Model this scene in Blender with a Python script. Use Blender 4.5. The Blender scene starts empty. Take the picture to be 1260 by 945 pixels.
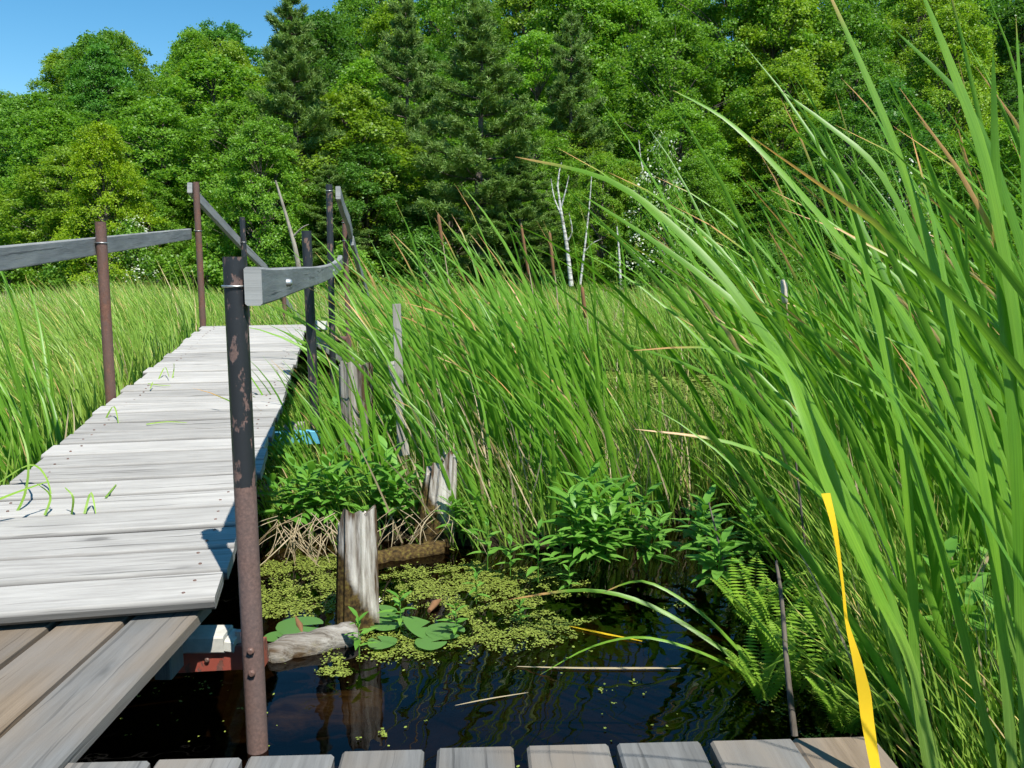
import bpy, math, random
import numpy as np
from mathutils import Vector, Matrix

R = math.radians
rng = np.random.default_rng(11)
random.seed(11)
scene = bpy.context.scene
COL = scene.collection

# ------------------------------------------------------------------ camera measures
PITCH = R(8.3); FPX = 1018.0; CAMH = 1.4
CP, SP = math.cos(PITCH), math.sin(PITCH)

def ray(px, py):
    u = (px - 630.0) / FPX; v = (py - 472.5) / FPX
    return np.array([u, CP - v * SP, -SP - v * CP])

def PY(px, py, Y):                       # point of the sight line at distance Y
    d = ray(px, py)
    return np.array([0, 0, CAMH]) + d * (Y / d[1])

def G(px, py, h=0.0):                    # point of the sight line at height h
    d = ray(px, py)
    return np.array([0, 0, CAMH]) + d * ((h - CAMH) / d[2])

def proj(p):
    x, y, z = p[0], p[1], p[2] - CAMH
    zc = y * CP - z * SP
    return 630 + FPX * x / zc, 472.5 - FPX * (y * SP + z * CP) / zc

# ------------------------------------------------------------------ object helpers
def tag(o, label=None, cat=None, group=None, kind=None):
    if label: o['label'] = label
    if cat: o['category'] = cat
    if group: o['group'] = group
    if kind: o['kind'] = kind
    return o

def thing(name, label, cat, loc=(0, 0, 0), group=None):
    o = bpy.data.objects.new(name, None)
    o.empty_display_size = 0.1
    o.location = loc
    COL.objects.link(o)
    return tag(o, label, cat, group)

def obj(name, me, parent=None):
    o = bpy.data.objects.new(name, me)
    COL.objects.link(o)
    if parent:
        o.parent = parent
        bpy_loc = parent_world(parent)
        o.location = (-bpy_loc[0], -bpy_loc[1], -bpy_loc[2])
    return o

def parent_world(p):
    l = Vector((0, 0, 0))
    while p:
        l = l + p.location
        p = p.parent
    return l

def copy_thing(root, loc, rotz=0.0, s=1.0, label=None, group=None, sz=None):
    r = root.copy(); COL.objects.link(r)
    r.location = loc; r.rotation_euler = (0, 0, rotz); r.scale = (s, s, sz or s)
    if label: r['label'] = label
    if group: r['group'] = group
    for ch in list(root.children):
        c = ch.copy(); COL.objects.link(c); c.parent = r
        for g in list(ch.children):
            d = g.copy(); COL.objects.link(d); d.parent = c
    return r

def np_mesh(name, V, F, mat, uv=None, smooth=False, across=None):
    """V (n,3), F list of (m,k) index arrays, uv per vertex (n,2)"""
    me = bpy.data.meshes.new(name)
    V = np.asarray(V, dtype=np.float32)
    if not isinstance(F, list): F = [F]
    F = [np.asarray(f, dtype=np.int32) for f in F if len(f)]
    loops = np.concatenate([f.ravel() for f in F])
    tot = np.concatenate([np.full(len(f), f.shape[1], dtype=np.int32) for f in F])
    start = np.concatenate([[0], np.cumsum(tot)[:-1]]).astype(np.int32)
    me.vertices.add(len(V)); me.vertices.foreach_set('co', V.ravel())
    me.loops.add(len(loops)); me.loops.foreach_set('vertex_index', loops)
    me.polygons.add(len(tot))
    me.polygons.foreach_set('loop_start', start)
    me.polygons.foreach_set('loop_total', tot)
    if uv is not None:
        l = me.uv_layers.new(name='UVMap')
        l.data.foreach_set('uv', np.asarray(uv, dtype=np.float32)[loops].ravel())
    if across is not None:
        l = me.uv_layers.new(name='VeinUV')
        l.data.foreach_set('uv', np.asarray(across, dtype=np.float32)[loops].ravel())
    me.update(calc_edges=True); me.validate()
    if smooth: me.polygons.foreach_set('use_smooth', np.ones(len(tot), dtype=bool))
    me.materials.append(mat)
    return me

class MB:
    """collects hard-surface shapes into one mesh; every loop has a uv"""
    def __init__(s): s.v = []; s.f = []; s.u = []; s.sm = []; s.e = []
    def add(s, verts, faces, uvs=None, smooth=False, edge=None):
        b = len(s.v)
        s.v += [tuple(map(float, p)) for p in verts]
        for i, f in enumerate(faces):
            s.f.append([b + k for k in f])
            s.u.append(uvs[i] if uvs else [(0, 0)] * len(f))
            s.sm.append(smooth)
            s.e.append(edge[i] if edge else [0] * len(f))
    def mesh(s, name, mat):
        me = bpy.data.meshes.new(name)
        me.from_pydata(s.v, [], s.f)
        l = me.uv_layers.new(name='UVMap')
        l.data.foreach_set('uv', [c for f in s.u for p in f for c in p])
        l = me.uv_layers.new(name='EdgeUV')
        l.data.foreach_set('uv', [c for f in s.e for p in f for c in (p, 0)])
        me.polygons.foreach_set('use_smooth', s.sm)
        me.update()
        me.materials.append(mat)
        return me
    def build(s, name, mat, parent=None):
        return obj(name, s.mesh(name, mat), parent)

def beam(mb, path, W, T, side, ch=0.004, uoff=None, bow=None):
    """rectangular timber swept along a path; W along 'side', T along the up direction"""
    path = [np.asarray(p, float) for p in path]
    side = np.asarray(side, float)
    n = len(path)
    u0 = random.random() * 40 if uoff is None else uoff
    v0 = random.random() * 40
    c = min(ch, W * .3, T * .3)
    w, t = W / 2, T / 2
    prof = [(-w + c, -t), (w - c, -t), (w, -t + c), (w, t - c), (w - c, t), (-w + c, t), (-w, t - c), (-w, -t + c)]
    per = [0]
    for i in range(8):
        a, b = prof[i], prof[(i + 1) % 8]
        per.append(per[-1] + math.hypot(a[0] - b[0], a[1] - b[1]))
    verts = []; L = [0]
    for i, p in enumerate(path):
        d = path[min(i + 1, n - 1)] - path[max(i - 1, 0)]
        d /= np.linalg.norm(d)
        if i: L.append(L[-1] + np.linalg.norm(path[i] - path[i - 1]))
        sd = side - d * np.dot(side, d); sd /= np.linalg.norm(sd)
        up = np.cross(sd, d)
        if up[2] < 0: up = -up
        for (a, b) in prof: verts.append(p + sd * a + up * b)
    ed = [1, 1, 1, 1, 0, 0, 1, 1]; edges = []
    faces = []; uvs = []
    for i in range(n - 1):
        for k in range(8):
            k2 = (k + 1) % 8
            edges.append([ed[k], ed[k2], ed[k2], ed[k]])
            faces.append([i * 8 + k, i * 8 + k2, (i + 1) * 8 + k2, (i + 1) * 8 + k])
            uvs.append([(u0 + L[i], v0 + per[k]), (u0 + L[i], v0 + per[k + 1]), (u0 + L[i + 1], v0 + per[k + 1]), (u0 + L[i + 1], v0 + per[k])])
    faces.append(list(range(7, -1, -1)))
    uvs.append([(u0 + prof[k][0] * .15, v0 + prof[k][1] + 3) for k in range(7, -1, -1)])
    faces.append([(n - 1) * 8 + k for k in range(8)])
    uvs.append([(u0 + prof[k][0] * .15, v0 + prof[k][1] + 3) for k in range(8)])
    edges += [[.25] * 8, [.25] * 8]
    mb.add(verts, faces, uvs, False, edges)

def tube(mb, path, r, seg=16, cap=True, hollow=0.0, rjit=0.0):
    path = [np.asarray(p, float) for p in path]
    n = len(path)
    rr = r if hasattr(r, '__len__') else [r] * n
    verts = []; L = 0; Ls = [0]
    ref = np.array([1, 0, 0.13])
    for i, p in enumerate(path):
        d = path[min(i + 1, n - 1)] - path[max(i - 1, 0)]
        d /= max(np.linalg.norm(d), 1e-9)
        if i: Ls.append(Ls[-1] + np.linalg.norm(path[i] - path[i - 1]))
        if abs(np.dot(ref, d)) > .9: ref = np.array([0, 1, 0.1])
        a = ref - d * np.dot(ref, d); a /= np.linalg.norm(a); b = np.cross(d, a)
        for k in range(seg):
            t = 2 * math.pi * k / seg
            q = rr[i] * (1 + (random.uniform(-rjit, rjit) if rjit else 0))
            verts.append(p + (a * math.cos(t) + b * math.sin(t)) * q)
    faces = []; uvs = []
    for i in range(n - 1):
        for k in range(seg):
            k2 = (k + 1) % seg
            faces.append([i * seg + k, i * seg + k2, (i + 1) * seg + k2, (i + 1) * seg + k])
            uvs.append([(k / seg, Ls[i]), ((k + 1) / seg, Ls[i]), ((k + 1) / seg, Ls[i + 1]), (k / seg, Ls[i + 1])])
    mb.add(verts, faces, uvs, True)
    if hollow:
        base = verts[(n - 1) * seg:]
        c = path[-1]; d = path[-1] - path[-2]; d /= np.linalg.norm(d)
        inner = [c + (v - c) * hollow for v in base]
        deep = [v - d * .08 for v in inner]
        f = []
        for k in range(seg):
            k2 = (k + 1) % seg
            f.append([k, k2, seg + k2, seg + k]); f.append([seg + k, seg + k2, 2 * seg + k2, 2 * seg + k])
        f.append([2 * seg + k for k in range(seg)])
        mb.add(list(base) + inner + deep, f)
    elif cap:
        mb.add(verts[(n - 1) * seg:], [list(range(seg))])
        mb.add(verts[:seg], [list(range(seg - 1, -1, -1))])

def ring(mb, c, axis, rad, r, seg=18, tw=6):
    c = np.asarray(c, float); axis = np.asarray(axis, float); axis /= np.linalg.norm(axis)
    a = np.cross(axis, [0, 1, 0.2]); a /= np.linalg.norm(a); b = np.cross(axis, a)
    pts = []
    for k in range(seg):
        t = 2 * math.pi * k / seg
        o = a * math.cos(t) + b * math.sin(t)
        for j in range(tw):
            q = 2 * math.pi * j / tw
            pts.append(c + o * (rad + r * math.cos(q)) + axis * r * math.sin(q))
    f = [[k * tw + j, ((k + 1) % seg) * tw + j, ((k + 1) % seg) * tw + (j + 1) % tw, k * tw + (j + 1) % tw] for k in range(seg) for j in range(tw)]
    mb.add(pts, f, None, True)

def disc_bolt(mb, c, n, r, h):
    c = np.asarray(c, float); n = np.asarray(n, float); n /= np.linalg.norm(n)
    tube(mb, [c, c + n * h * .7, c + n * h], [r, r, r * .6], 6)

# ------------------------------------------------------------------ materials
def new_mat(name):
    m = bpy.data.materials.new(name); m.use_nodes = True
    nt = m.node_tree
    for n in list(nt.nodes): nt.nodes.remove(n)
    out = nt.nodes.new('ShaderNodeOutputMaterial')
    return m, nt, out

def N(nt, t, **kw):
    n = nt.nodes.new(t)
    for k, v in kw.items(): setattr(n, k, v)
    return n

def ramp(nt, fac, stops):
    r = N(nt, 'ShaderNodeValToRGB')
    el = r.color_ramp.elements
    while len(el) < len(stops): el.new(0.5)
    for e, (p, c) in zip(el, stops):
        e.position = p; e.color = (*c, 1) if len(c) == 3 else c
    if fac is not None: nt.links.new(fac, r.inputs[0])
    return r.outputs[0]

def mixc(nt, fac, a, b, mode='MIX'):
    m = N(nt, 'ShaderNodeMix', data_type='RGBA', blend_type=mode)
    for sock, v in ((m.inputs[0], fac), (m.inputs[6], a), (m.inputs[7], b)):
        if isinstance(v, (int, float)): sock.default_value = v
        elif isinstance(v, tuple): sock.default_value = (*v, 1)
        else: nt.links.new(v, sock)
    return m.outputs[2]

def mathn(nt, op, a, b=0.0):
    m = N(nt, 'ShaderNodeMath', operation=op)
    for s, v in ((m.inputs[0], a), (m.inputs[1], b)):
        if isinstance(v, (int, float)): s.default_value = v
        else: nt.links.new(v, s)
    return m.outputs[0]

def noise(nt, vec, scale, detail=4, rough=.55, sc=None):
    if sc is not None:
        mp = N(nt, 'ShaderNodeMapping'); mp.inputs['Scale'].default_value = sc
        nt.links.new(vec, mp.inputs[0]); vec = mp.outputs[0]
    n = N(nt, 'ShaderNodeTexNoise'); n.inputs['Scale'].default_value = scale
    n.inputs['Detail'].default_value = detail; n.inputs['Roughness'].default_value = rough
    if vec is not None: nt.links.new(vec, n.inputs['Vector'])
    return n.outputs[0]

def bsdf(nt, out, col, rough=.7, spec=.3, metal=0.0, bump=None, bs=.3, bd=.004):
    p = N(nt, 'ShaderNodeBsdfPrincipled')
    for s, v in (('Base Color', col), ('Roughness', rough), ('Metallic', metal), ('Specular IOR Level', spec)):
        if isinstance(v, (int, float)): p.inputs[s].default_value = v
        elif isinstance(v, tuple): p.inputs[s].default_value = (*v, 1)
        else: nt.links.new(v, p.inputs[s])
    if bump is not None:
        b = N(nt, 'ShaderNodeBump'); b.inputs['Strength'].default_value = bs; b.inputs['Distance'].default_value = bd
        nt.links.new(bump, b.inputs['Height']); nt.links.new(b.outputs[0], p.inputs['Normal'])
    if out is not None: nt.links.new(p.outputs[0], out.inputs[0])
    return p

def wood(name, light, mid, dark, per_plank=.35, crack=.55, tan=None, tan_amt=0.0, edge=.0):
    """grain runs along uv.x; each plank has its own uv offset"""
    m, nt, out = new_mat(name)
    uvn = N(nt, 'ShaderNodeUVMap'); uvn.uv_map = 'UVMap'; uv = uvn.outputs[0]
    eun = N(nt, 'ShaderNodeUVMap'); eun.uv_map = 'EdgeUV'
    es = N(nt, 'ShaderNodeSeparateXYZ'); nt.links.new(eun.outputs[0], es.inputs[0]); ev = es.outputs[0]
    warp = noise(nt, uv, 3.0, 3, .5, (1.2, 5, 1))
    vm = N(nt, 'ShaderNodeVectorMath', operation='SCALE'); vm.inputs['Scale'].default_value = .03
    comb = N(nt, 'ShaderNodeCombineXYZ'); nt.links.new(warp, comb.inputs[1])
    nt.links.new(comb.outputs[0], vm.inputs[0])
    va = N(nt, 'ShaderNodeVectorMath', operation='ADD'); nt.links.new(uv, va.inputs[0]); nt.links.new(vm.outputs[0], va.inputs[1])
    wv = va.outputs[0]
    g1 = noise(nt, wv, 1.0, 6, .68, (3.6, 62, 1))
    g2 = noise(nt, wv, 1.0, 4, .6, (.9, 28, 1))
    fine = noise(nt, wv, 1.0, 3, .7, (7, 320, 1))
    blot = noise(nt, uv, 2.2, 4, .6, (1, 2.2, 1))
    c = ramp(nt, g1, [(.33, dark), (.46, mid), (.56, light), (.72, tuple(x * 1.15 for x in light))])
    c2 = ramp(nt, g2, [(.36, tuple((a + b) / 2 for a, b in zip(mid, dark))), (.47, mid), (.6, light)])
    c = mixc(nt, .45, c, c2)
    c = mixc(nt, ramp(nt, blot, [(.42, (0, 0, 0)), (.7, (.7, .7, .7))]), c, tuple(x * .74 for x in mid))
    if tan:
        tb = noise(nt, uv, 1.7, 3, .5, (1, 3, 1))
        c = mixc(nt, ramp(nt, tb, [(.4, (0, 0, 0)), (.65, (tan_amt,) * 3)]), c, tan)
    # knots
    vor = N(nt, 'ShaderNodeTexVoronoi'); vor.inputs['Scale'].default_value = 1.0
    mp = N(nt, 'ShaderNodeMapping'); mp.inputs['Scale'].default_value = (2.6, 7.5, 1); nt.links.new(wv, mp.inputs[0]); nt.links.new(mp.outputs[0], vor.inputs['Vector'])
    sepc = N(nt, 'ShaderNodeSeparateColor'); nt.links.new(vor.outputs['Color'], sepc.inputs[0])
    pick = mathn(nt, 'GREATER_THAN', sepc.outputs[0], .66)
    kn = ramp(nt, vor.outputs['Distance'], [(.0, (.95, .95, .95)), (.075, (.8, .8, .8)), (.12, (.22, .22, .22)), (.22, (0, 0, 0))])
    c = mixc(nt, mathn(nt, 'MULTIPLY', kn, pick), c, tuple(x * .45 for x in dark))
    # drying cracks
    cr = noise(nt, wv, 1.0, 2, .5, (1.1, 48, 1))
    crm = ramp(nt, cr, [(.335, (crack,) * 3), (.375, (0, 0, 0))])
    c = mixc(nt, crm, c, tuple(x * .25 for x in dark))
    isl = N(nt, 'ShaderNodeNewGeometry').outputs['Random Per Island']
    c = mixc(nt, per_plank, c, mixc(nt, isl, tuple(x * .62 for x in mid), tuple(min(1, x * 1.3) for x in light)), 'MIX')
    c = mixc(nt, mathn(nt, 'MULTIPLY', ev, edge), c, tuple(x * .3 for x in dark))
    h = mathn(nt, 'SUBTRACT', mathn(nt, 'ADD', g1, mathn(nt, 'MULTIPLY', fine, .5)), crm)
    bsdf(nt, out, c, .82, .22, 0, h, .45, .003)
    return m

def leaf_mat(name, ca, cb, trans=.35, tint=False, dead=None, tipcol=None, rough=.45, spec=.35, base=None, tcol=None, patch=None):
    """ca..cb by random per leaf; uv.y = along the blade, uv.x = random of the blade"""
    m, nt, out = new_mat(name)
    isl = N(nt, 'ShaderNodeNewGeometry').outputs['Random Per Island']
    c = mixc(nt, isl, ca, cb)
    tc = N(nt, 'ShaderNodeTexCoord')
    if tint:
        oi = N(nt, 'ShaderNodeObjectInfo')
        c = mixc(nt, 1.0, c, oi.outputs['Color'], 'MULTIPLY')
        n1 = noise(nt, tc.outputs['Object'], .9, 2)
        c = mixc(nt, .5, c, mixc(nt, n1, (.55, .6, .5), (1.5, 1.4, 1.3)), 'MULTIPLY')
    if patch:
        pn = noise(nt, tc.outputs['Object'], .55, 4, .6); pn2 = noise(nt, tc.outputs['Object'], 2.6, 3, .6)
        c = mixc(nt, ramp(nt, pn, [(.44, (0, 0, 0)), (.64, (.6, .6, .6))]), c, patch)
        c = mixc(nt, ramp(nt, pn2, [(.5, (0, 0, 0)), (.68, (.45, .45, .45))]), c, tuple(x * .55 for x in patch))
    if tipcol or base or dead:
        uv = N(nt, 'ShaderNodeSeparateXYZ'); nt.links.new(N(nt, 'ShaderNodeUVMap').outputs[0], uv.inputs[0])
        rx, ty = uv.outputs[0], uv.outputs[1]
        if base:
            c = mixc(nt, ramp(nt, ty, [(0, (1, 1, 1)), (.28, (0, 0, 0))]), c, base)
        if dead:
            c = mixc(nt, mathn(nt, 'GREATER_THAN', rx, .968), c, mixc(nt, isl, dead, tuple(x * 1.5 for x in dead)))
        if tipcol:
            st = mathn(nt, 'ADD', mathn(nt, 'MULTIPLY', mathn(nt, 'FRACT', mathn(nt, 'MULTIPLY', rx, 7.31)), .50), .80)
            d = mathn(nt, 'MULTIPLY', mathn(nt, 'SUBTRACT', ty, st), 14)
            c = mixc(nt, ramp(nt, d, [(0, (0, 0, 0)), (1, (1, 1, 1))]), c, ramp(nt, isl, [(0, tipcol), (1, tuple(x * 1.9 for x in tipcol))]))
        vu = N(nt, 'ShaderNodeUVMap'); vu.uv_map = 'VeinUV'
        vn = noise(nt, vu.outputs[0], 1.0, 4, .65, (9, 2.2, 1))
        vb = noise(nt, vu.outputs[0], 1.0, 2, .5, (.9, 5, 1))
        c = mixc(nt, 1.0, c, ramp(nt, vn, [(.3, (.70, .74, .7)), (.7, (1.28, 1.2, 1.25))]), 'MULTIPLY')
        c = mixc(nt, 1.0, c, ramp(nt, vb, [(.3, (.86, .9, .9)), (.7, (1.2, 1.1, 1.0))]), 'MULTIPLY')
    p = bsdf(nt, None, c, rough, spec)
    t = N(nt, 'ShaderNodeBsdfTranslucent')
    if tcol: nt.links.new(mixc(nt, 1.0, c, tcol, 'MULTIPLY'), t.inputs[0])
    else: nt.links.new(mixc(nt, 1.0, c, (1.25, 1.3, .6), 'MULTIPLY'), t.inputs[0])
    mx = N(nt, 'ShaderNodeMixShader'); mx.inputs[0].default_value = trans
    nt.links.new(p.outputs[0], mx.inputs[1]); nt.links.new(t.outputs[0], mx.inputs[2])
    nt.links.new(mx.outputs[0], out.inputs[0])
    return m

M = {}
M['deck'] = wood('weathered_deck_wood', (.46, .442, .408), (.335, .32, .295), (.15, .14, .13), .34, .75, None, 0, .8)
M['dock'] = wood('tan_plank_wood', (.24, .185, .13), (.165, .125, .085), (.075, .055, .04), .3, .6, (.17, .17, .165), .7)
M['dock_grey'] = wood('grey_plank_wood', (.20, .198, .188), (.145, .143, .136), (.068, .066, .063), .25, .5, (.2, .15, .1), .75)
M['beamwood'] = wood('beam_wood', (.40, .38, .33), (.27, .25, .21), (.13, .12, .10), .2, .5)
M['rail'] = wood('grey_rail_wood', (.27, .28, .275), (.165, .172, .17), (.075, .08, .08), .25, .6, (.38, .38, .36), .5)
M['oldwood'] = wood('old_board_wood', (.42, .40, .36), (.28, .26, .23), (.12, .11, .1), .2, .8)

def stump_mat(name, mossz, k=1.0, ax=2):
    m, nt, out = new_mat(name)
    tc = N(nt, 'ShaderNodeTexCoord').outputs['Object']
    s1 = [38, 38, 38]; s1[ax] = 2.2; s2 = [14, 14, 14]; s2[ax] = 1.6
    g = noise(nt, tc, 1, 6, .65, s1)
    g2 = noise(nt, tc, 1, 4, .6, s2)
    c = ramp(nt, g, [(.3, (.05, .04, .03)), (.43, (.26 * k, .235 * k, .2 * k)), (.58, (.46 * k, .435 * k, .39 * k)), (.8, (.6 * k, .58 * k, .54 * k))])
    c = mixc(nt, ramp(nt, g2, [(.40, (1, 1, 1)), (.46, (.3, .3, .3)), (.56, (0, 0, 0))]), c, (.085, .055, .032))
    sep = N(nt, 'ShaderNodeSeparateXYZ'); nt.links.new(tc, sep.inputs[0])
    mz = mathn(nt, 'ADD', sep.outputs[2], mathn(nt, 'MULTIPLY', noise(nt, tc, 9, 4), -.22))
    if ax == 2: mz = mathn(nt, 'ADD', mz, mathn(nt, 'MULTIPLY', sep.outputs[0], 2.2))
    mm = N(nt, 'ShaderNodeMapRange'); mm.inputs['From Min'].default_value = mossz; mm.inputs['From Max'].default_value = mossz - .08
    nt.links.new(mz, mm.inputs['Value'])
    moss = ramp(nt, noise(nt, tc, 60, 3), [(.35, (.028, .02, .01)), (.55, (.085, .055, .02)), (.75, (.15, .13, .03))])
    c = mixc(nt, mm.outputs[0], c, moss)
    bsdf(nt, out, c, .9, .1, 0, mathn(nt, 'ADD', g, mathn(nt, 'MULTIPLY', g2, .6)), .9, .012)
    return m
M['stump'] = stump_mat('rotting_pile_wood', .40, 1.2)
M['greypile'] = stump_mat('grey_pile_wood', .30, .78)
M['log'] = stump_mat('sunken_log_wood', -.075, .62, 0)
M['darklog'] = stump_mat('mossy_log_wood', .3, .5, 0)

def paint_mat(name, paint, rust, amt, limit=None):
    m, nt, out = new_mat(name)
    tc = N(nt, 'ShaderNodeTexCoord').outputs['Object']
    n1 = noise(nt, tc, 26, 5, .65, (1, 1, .45)); n2 = noise(nt, tc, 110, 3, .6)
    rc = ramp(nt, n2, [(.25, tuple(x * .55 for x in rust)), (.55, rust), (.8, tuple(min(1, x * 1.5) for x in rust))])
    rc = mixc(nt, ramp(nt, noise(nt, tc, 5, 3), [(.4, (0, 0, 0)), (.7, (.6, .6, .6))]), rc, (.10, .082, .08))
    f = ramp(nt, n1, [(amt - .02, (0, 0, 0)), (amt + .02, (1, 1, 1))])
    if limit is not None:
        sep = N(nt, 'ShaderNodeSeparateXYZ'); nt.links.new(tc, sep.inputs[0])
        z = mathn(nt, 'ADD', sep.outputs[2], mathn(nt, 'MULTIPLY', noise(nt, tc, 14, 3), .02))
        f = mathn(nt, 'MULTIPLY', f, mathn(nt, 'GREATER_THAN', z, limit))
    c = mixc(nt, f, rc, paint)
    rg = N(nt, 'ShaderNodeMapRange'); rg.inputs['To Min'].default_value = .78; rg.inputs['To Max'].default_value = .42
    nt.links.new(f, rg.inputs['Value'])
    bsdf(nt, out, c, rg.outputs[0], .4, 0, mathn(nt, 'ADD', mathn(nt, 'MULTIPLY', f, .6), mathn(nt, 'MULTIPLY', n2, .5)), .5, .002)
    return m
M['rust'] = paint_mat('rusty_pipe', (.13, .075, .06), (.16, .075, .05), .5)
M['black'] = paint_mat('chipped_black_paint', (.022, .025, .03), (.16, .10, .075), .42)
M['half'] = paint_mat('black_over_rust_paint', (.022, .024, .027), (.17, .10, .08), .42, .80)
M['red'] = paint_mat('red_steel_paint', (.27, .065, .045), (.16, .06, .04), .44)
M['blue'] = paint_mat('blue_steel_paint', (.12, .42, .62), (.2, .3, .35), .3)
def plain(name, col, rough, metal=0.0, spec=.4):
    m, nt, out = new_mat(name)
    tc = N(nt, 'ShaderNodeTexCoord').outputs['Object']
    n = noise(nt, tc, 40, 4)
    bsdf(nt, out, mixc(nt, n, tuple(x * .7 for x in col), tuple(min(1, x * 1.25) for x in col)), rough, spec, metal, n, .2, .002)
    return m
M['galv'] = plain('galvanised_steel', (.52, .52, .5), .38, .85)
M['concrete'] = plain('pale_beam_end', (.50, .49, .43), .8)
M['petal'] = plain('white_petal', (.8, .8, .76), .6)

M['tree'] = leaf_mat('broadleaf_foliage', (.092, .215, .020), (.165, .310, .034), .42, True)
M['pine'] = leaf_mat('pine_needles', (.095, .185, .038), (.19, .30, .065), .25, True, rough=.55)
M['blossom'] = leaf_mat('white_blossom', (.5, .55, .42), (.75, .78, .66), .3)
M['reed'] = leaf_mat('marsh_reed_blades', (.150, .325, .036), (.265, .445, .070), .38, False, (.46, .38, .2), (.46, .36, .14), base=(.22, .26, .09), patch=(.32, .46, .09))
M['cattail'] = leaf_mat('cattail_blades', (.100, .265, .020), (.205, .420, .042), .40, False, (.42, .32, .15), (.42, .25, .10), .40, .4, base=(.19, .29, .08))
M['dry'] = leaf_mat('dry_stems', (.30, .23, .13), (.52, .43, .28), .15)
M['weed'] = leaf_mat('broad_weed_leaves', (.11, .28, .035), (.18, .38, .06), .35, False, None, None, .4, .4)
M['fern'] = leaf_mat('fern_fronds', (.17, .33, .03), (.28, .44, .05), .42)
M['duck'] = leaf_mat('duckweed_fronds', (.15, .20, .03), (.27, .32, .06), .1)
M['ribbon'] = leaf_mat('yellow_strip', (.85, .55, .02), (.85, .55, .02), .3, tcol=(1.1, 1.0, .5))
M['brownhead'] = plain('brown_seed_head', (.20, .10, .045), .95)
M['fluff'] = plain('pale_seed_fluff', (.58, .50, .41), 1.0, 0, .0)
M['lily'] = leaf_mat('lily_leaf', (.07, .17, .035), (.12, .25, .06), .2, rough=.3, spec=.5)

def bark(name, light, dark, sc):
    m, nt, out = new_mat(name)
    tc = N(nt, 'ShaderNodeTexCoord').outputs['Object']
    n = noise(nt, tc, 1, 5, .65, sc)
    bsdf(nt, out, ramp(nt, n, [(.35, dark), (.55, light)]), .9, .15, 0, n, .6, .02)
    return m
M['bark'] = bark('grey_brown_bark', (.16, .135, .11), (.05, .042, .035), (12, 12, 2))
M['birch'] = bark('white_birch_bark', (.58, .57, .53), (.12, .11, .1), (3, 3, 16))
M['snag'] = bark('bare_dead_wood', (.32, .29, .24), (.14, .12, .1), (14, 14, 2))

# ------------------------------------------------------------------ ground, water
def sstep(a, b, x):
    t = np.clip((x - a) / (b - a), 0, 1); return t * t * (3 - 2 * t)

NR = G(264, 737, .455)                                   # near right corner of the boardwalk
FR = PY(379, 399, 8.06)
AX = FR - NR; AXL = np.linalg.norm(AX); AXD = AX / AXL
SIDE = np.array([AXD[1], -AXD[0], 0]); SIDE /= np.linalg.norm(SIDE)   # towards the right
BW = .965

def wob(X, Y, s):
    return (np.sin(X * 1.7 * s + Y * .9 * s) + np.sin(X * .8 * s - Y * 2.1 * s + 1.3) + np.sin(X * 3.1 * s + 2.2 * Y * s + .5) * .5) / 2.5

def bank(X, Y):
    """1 on soft bank, 0 in open water"""
    X = np.asarray(X, float); Y = np.asarray(Y, float)
    w = wob(X, Y, 1.6) * .22
    def ell(cx, cy, rx, ry):
        return sstep(1.12, .86, np.sqrt(((X - cx) / rx) ** 2 + ((Y - cy) / ry) ** 2) + w * .5)
    axx = NR[0] + (Y - NR[1]) * AXD[0] / AXD[1]           # right edge of the boardwalk
    left = sstep(.0, -.25, X - (axx - BW - .12) + w * .4)
    far = sstep(10.2, 11.0, Y + w * 2 - np.clip((X - 1) * .3, -2, 0) * .0)
    mid = ell(.15, 5.05, 1.05, 1.25)
    back = ell(-.75, 7.0, 1.15, 2.6)
    lft = ell(-.85, 4.75, .62, .75)
    right = sstep(.0, .35, X - (.92 + .12 * (Y - 2)) + w * .6) * sstep(6.2, 5.2, Y + w)
    rfar = sstep(4.2, 5.0, X + w * 2)
    return np.clip(np.maximum.reduce([left, far, mid, back, lft, right, rfar]), 0, 1)

SHORE = 25.0
def ground_h(X, Y):
    X = np.asarray(X, float); Y = np.asarray(Y, float)
    b = bank(X, Y)
    h = -.30 + b * .34 + wob(X, Y, 2.7) * .018
    h = np.where(b < .05, np.minimum(h, -.2), h)
    hill = np.clip(Y - SHORE - 1.0 * np.sin(X * .21), 0, None)
    h = h + .17 * hill * sstep(0, 10, hill)
    return h

def grid_mesh(name, xs, ys, hf, mat):
    X, Y = np.meshgrid(xs, ys)
    Z = hf(X, Y)
    V = np.stack([X, Y, Z], -1).reshape(-1, 3)
    nx, ny = len(xs), len(ys)
    i = np.arange(nx * ny).reshape(ny, nx)
    F = np.stack([i[:-1, :-1], i[:-1, 1:], i[1:, 1:], i[1:, :-1]], -1).reshape(-1, 4)
    return np_mesh(name, V, F, mat, None, True)

xs = np.unique(np.concatenate([np.linspace(-700, -60, 12), np.linspace(-60, -8, 70), np.linspace(-8, 8, 190), np.linspace(8, 60, 70), np.linspace(60, 700, 12)]))
ys = np.unique(np.concatenate([np.linspace(-300, -6, 12), np.linspace(-6, 0, 16), np.linspace(0, 13, 160), np.linspace(13, 90, 110), np.linspace(90, 130, 6)]))
def gh(X, Y):
    h = ground_h(X, np.minimum(Y, 90)); return h
gm, nt, out = new_mat('marsh_mud')
tc = N(nt, 'ShaderNodeTexCoord').outputs['Object']
c = ramp(nt, noise(nt, tc, 2.2, 6, .65), [(.32, (.012, .009, .005)), (.5, (.030, .023, .012)), (.62, (.04, .048, .012)), (.8, (.06, .10, .02))])
sep = N(nt, 'ShaderNodeSeparateXYZ'); nt.links.new(tc, sep.inputs[0])
mr = N(nt, 'ShaderNodeMapRange'); mr.inputs['From Min'].default_value = 9; mr.inputs['From Max'].default_value = 14
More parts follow.
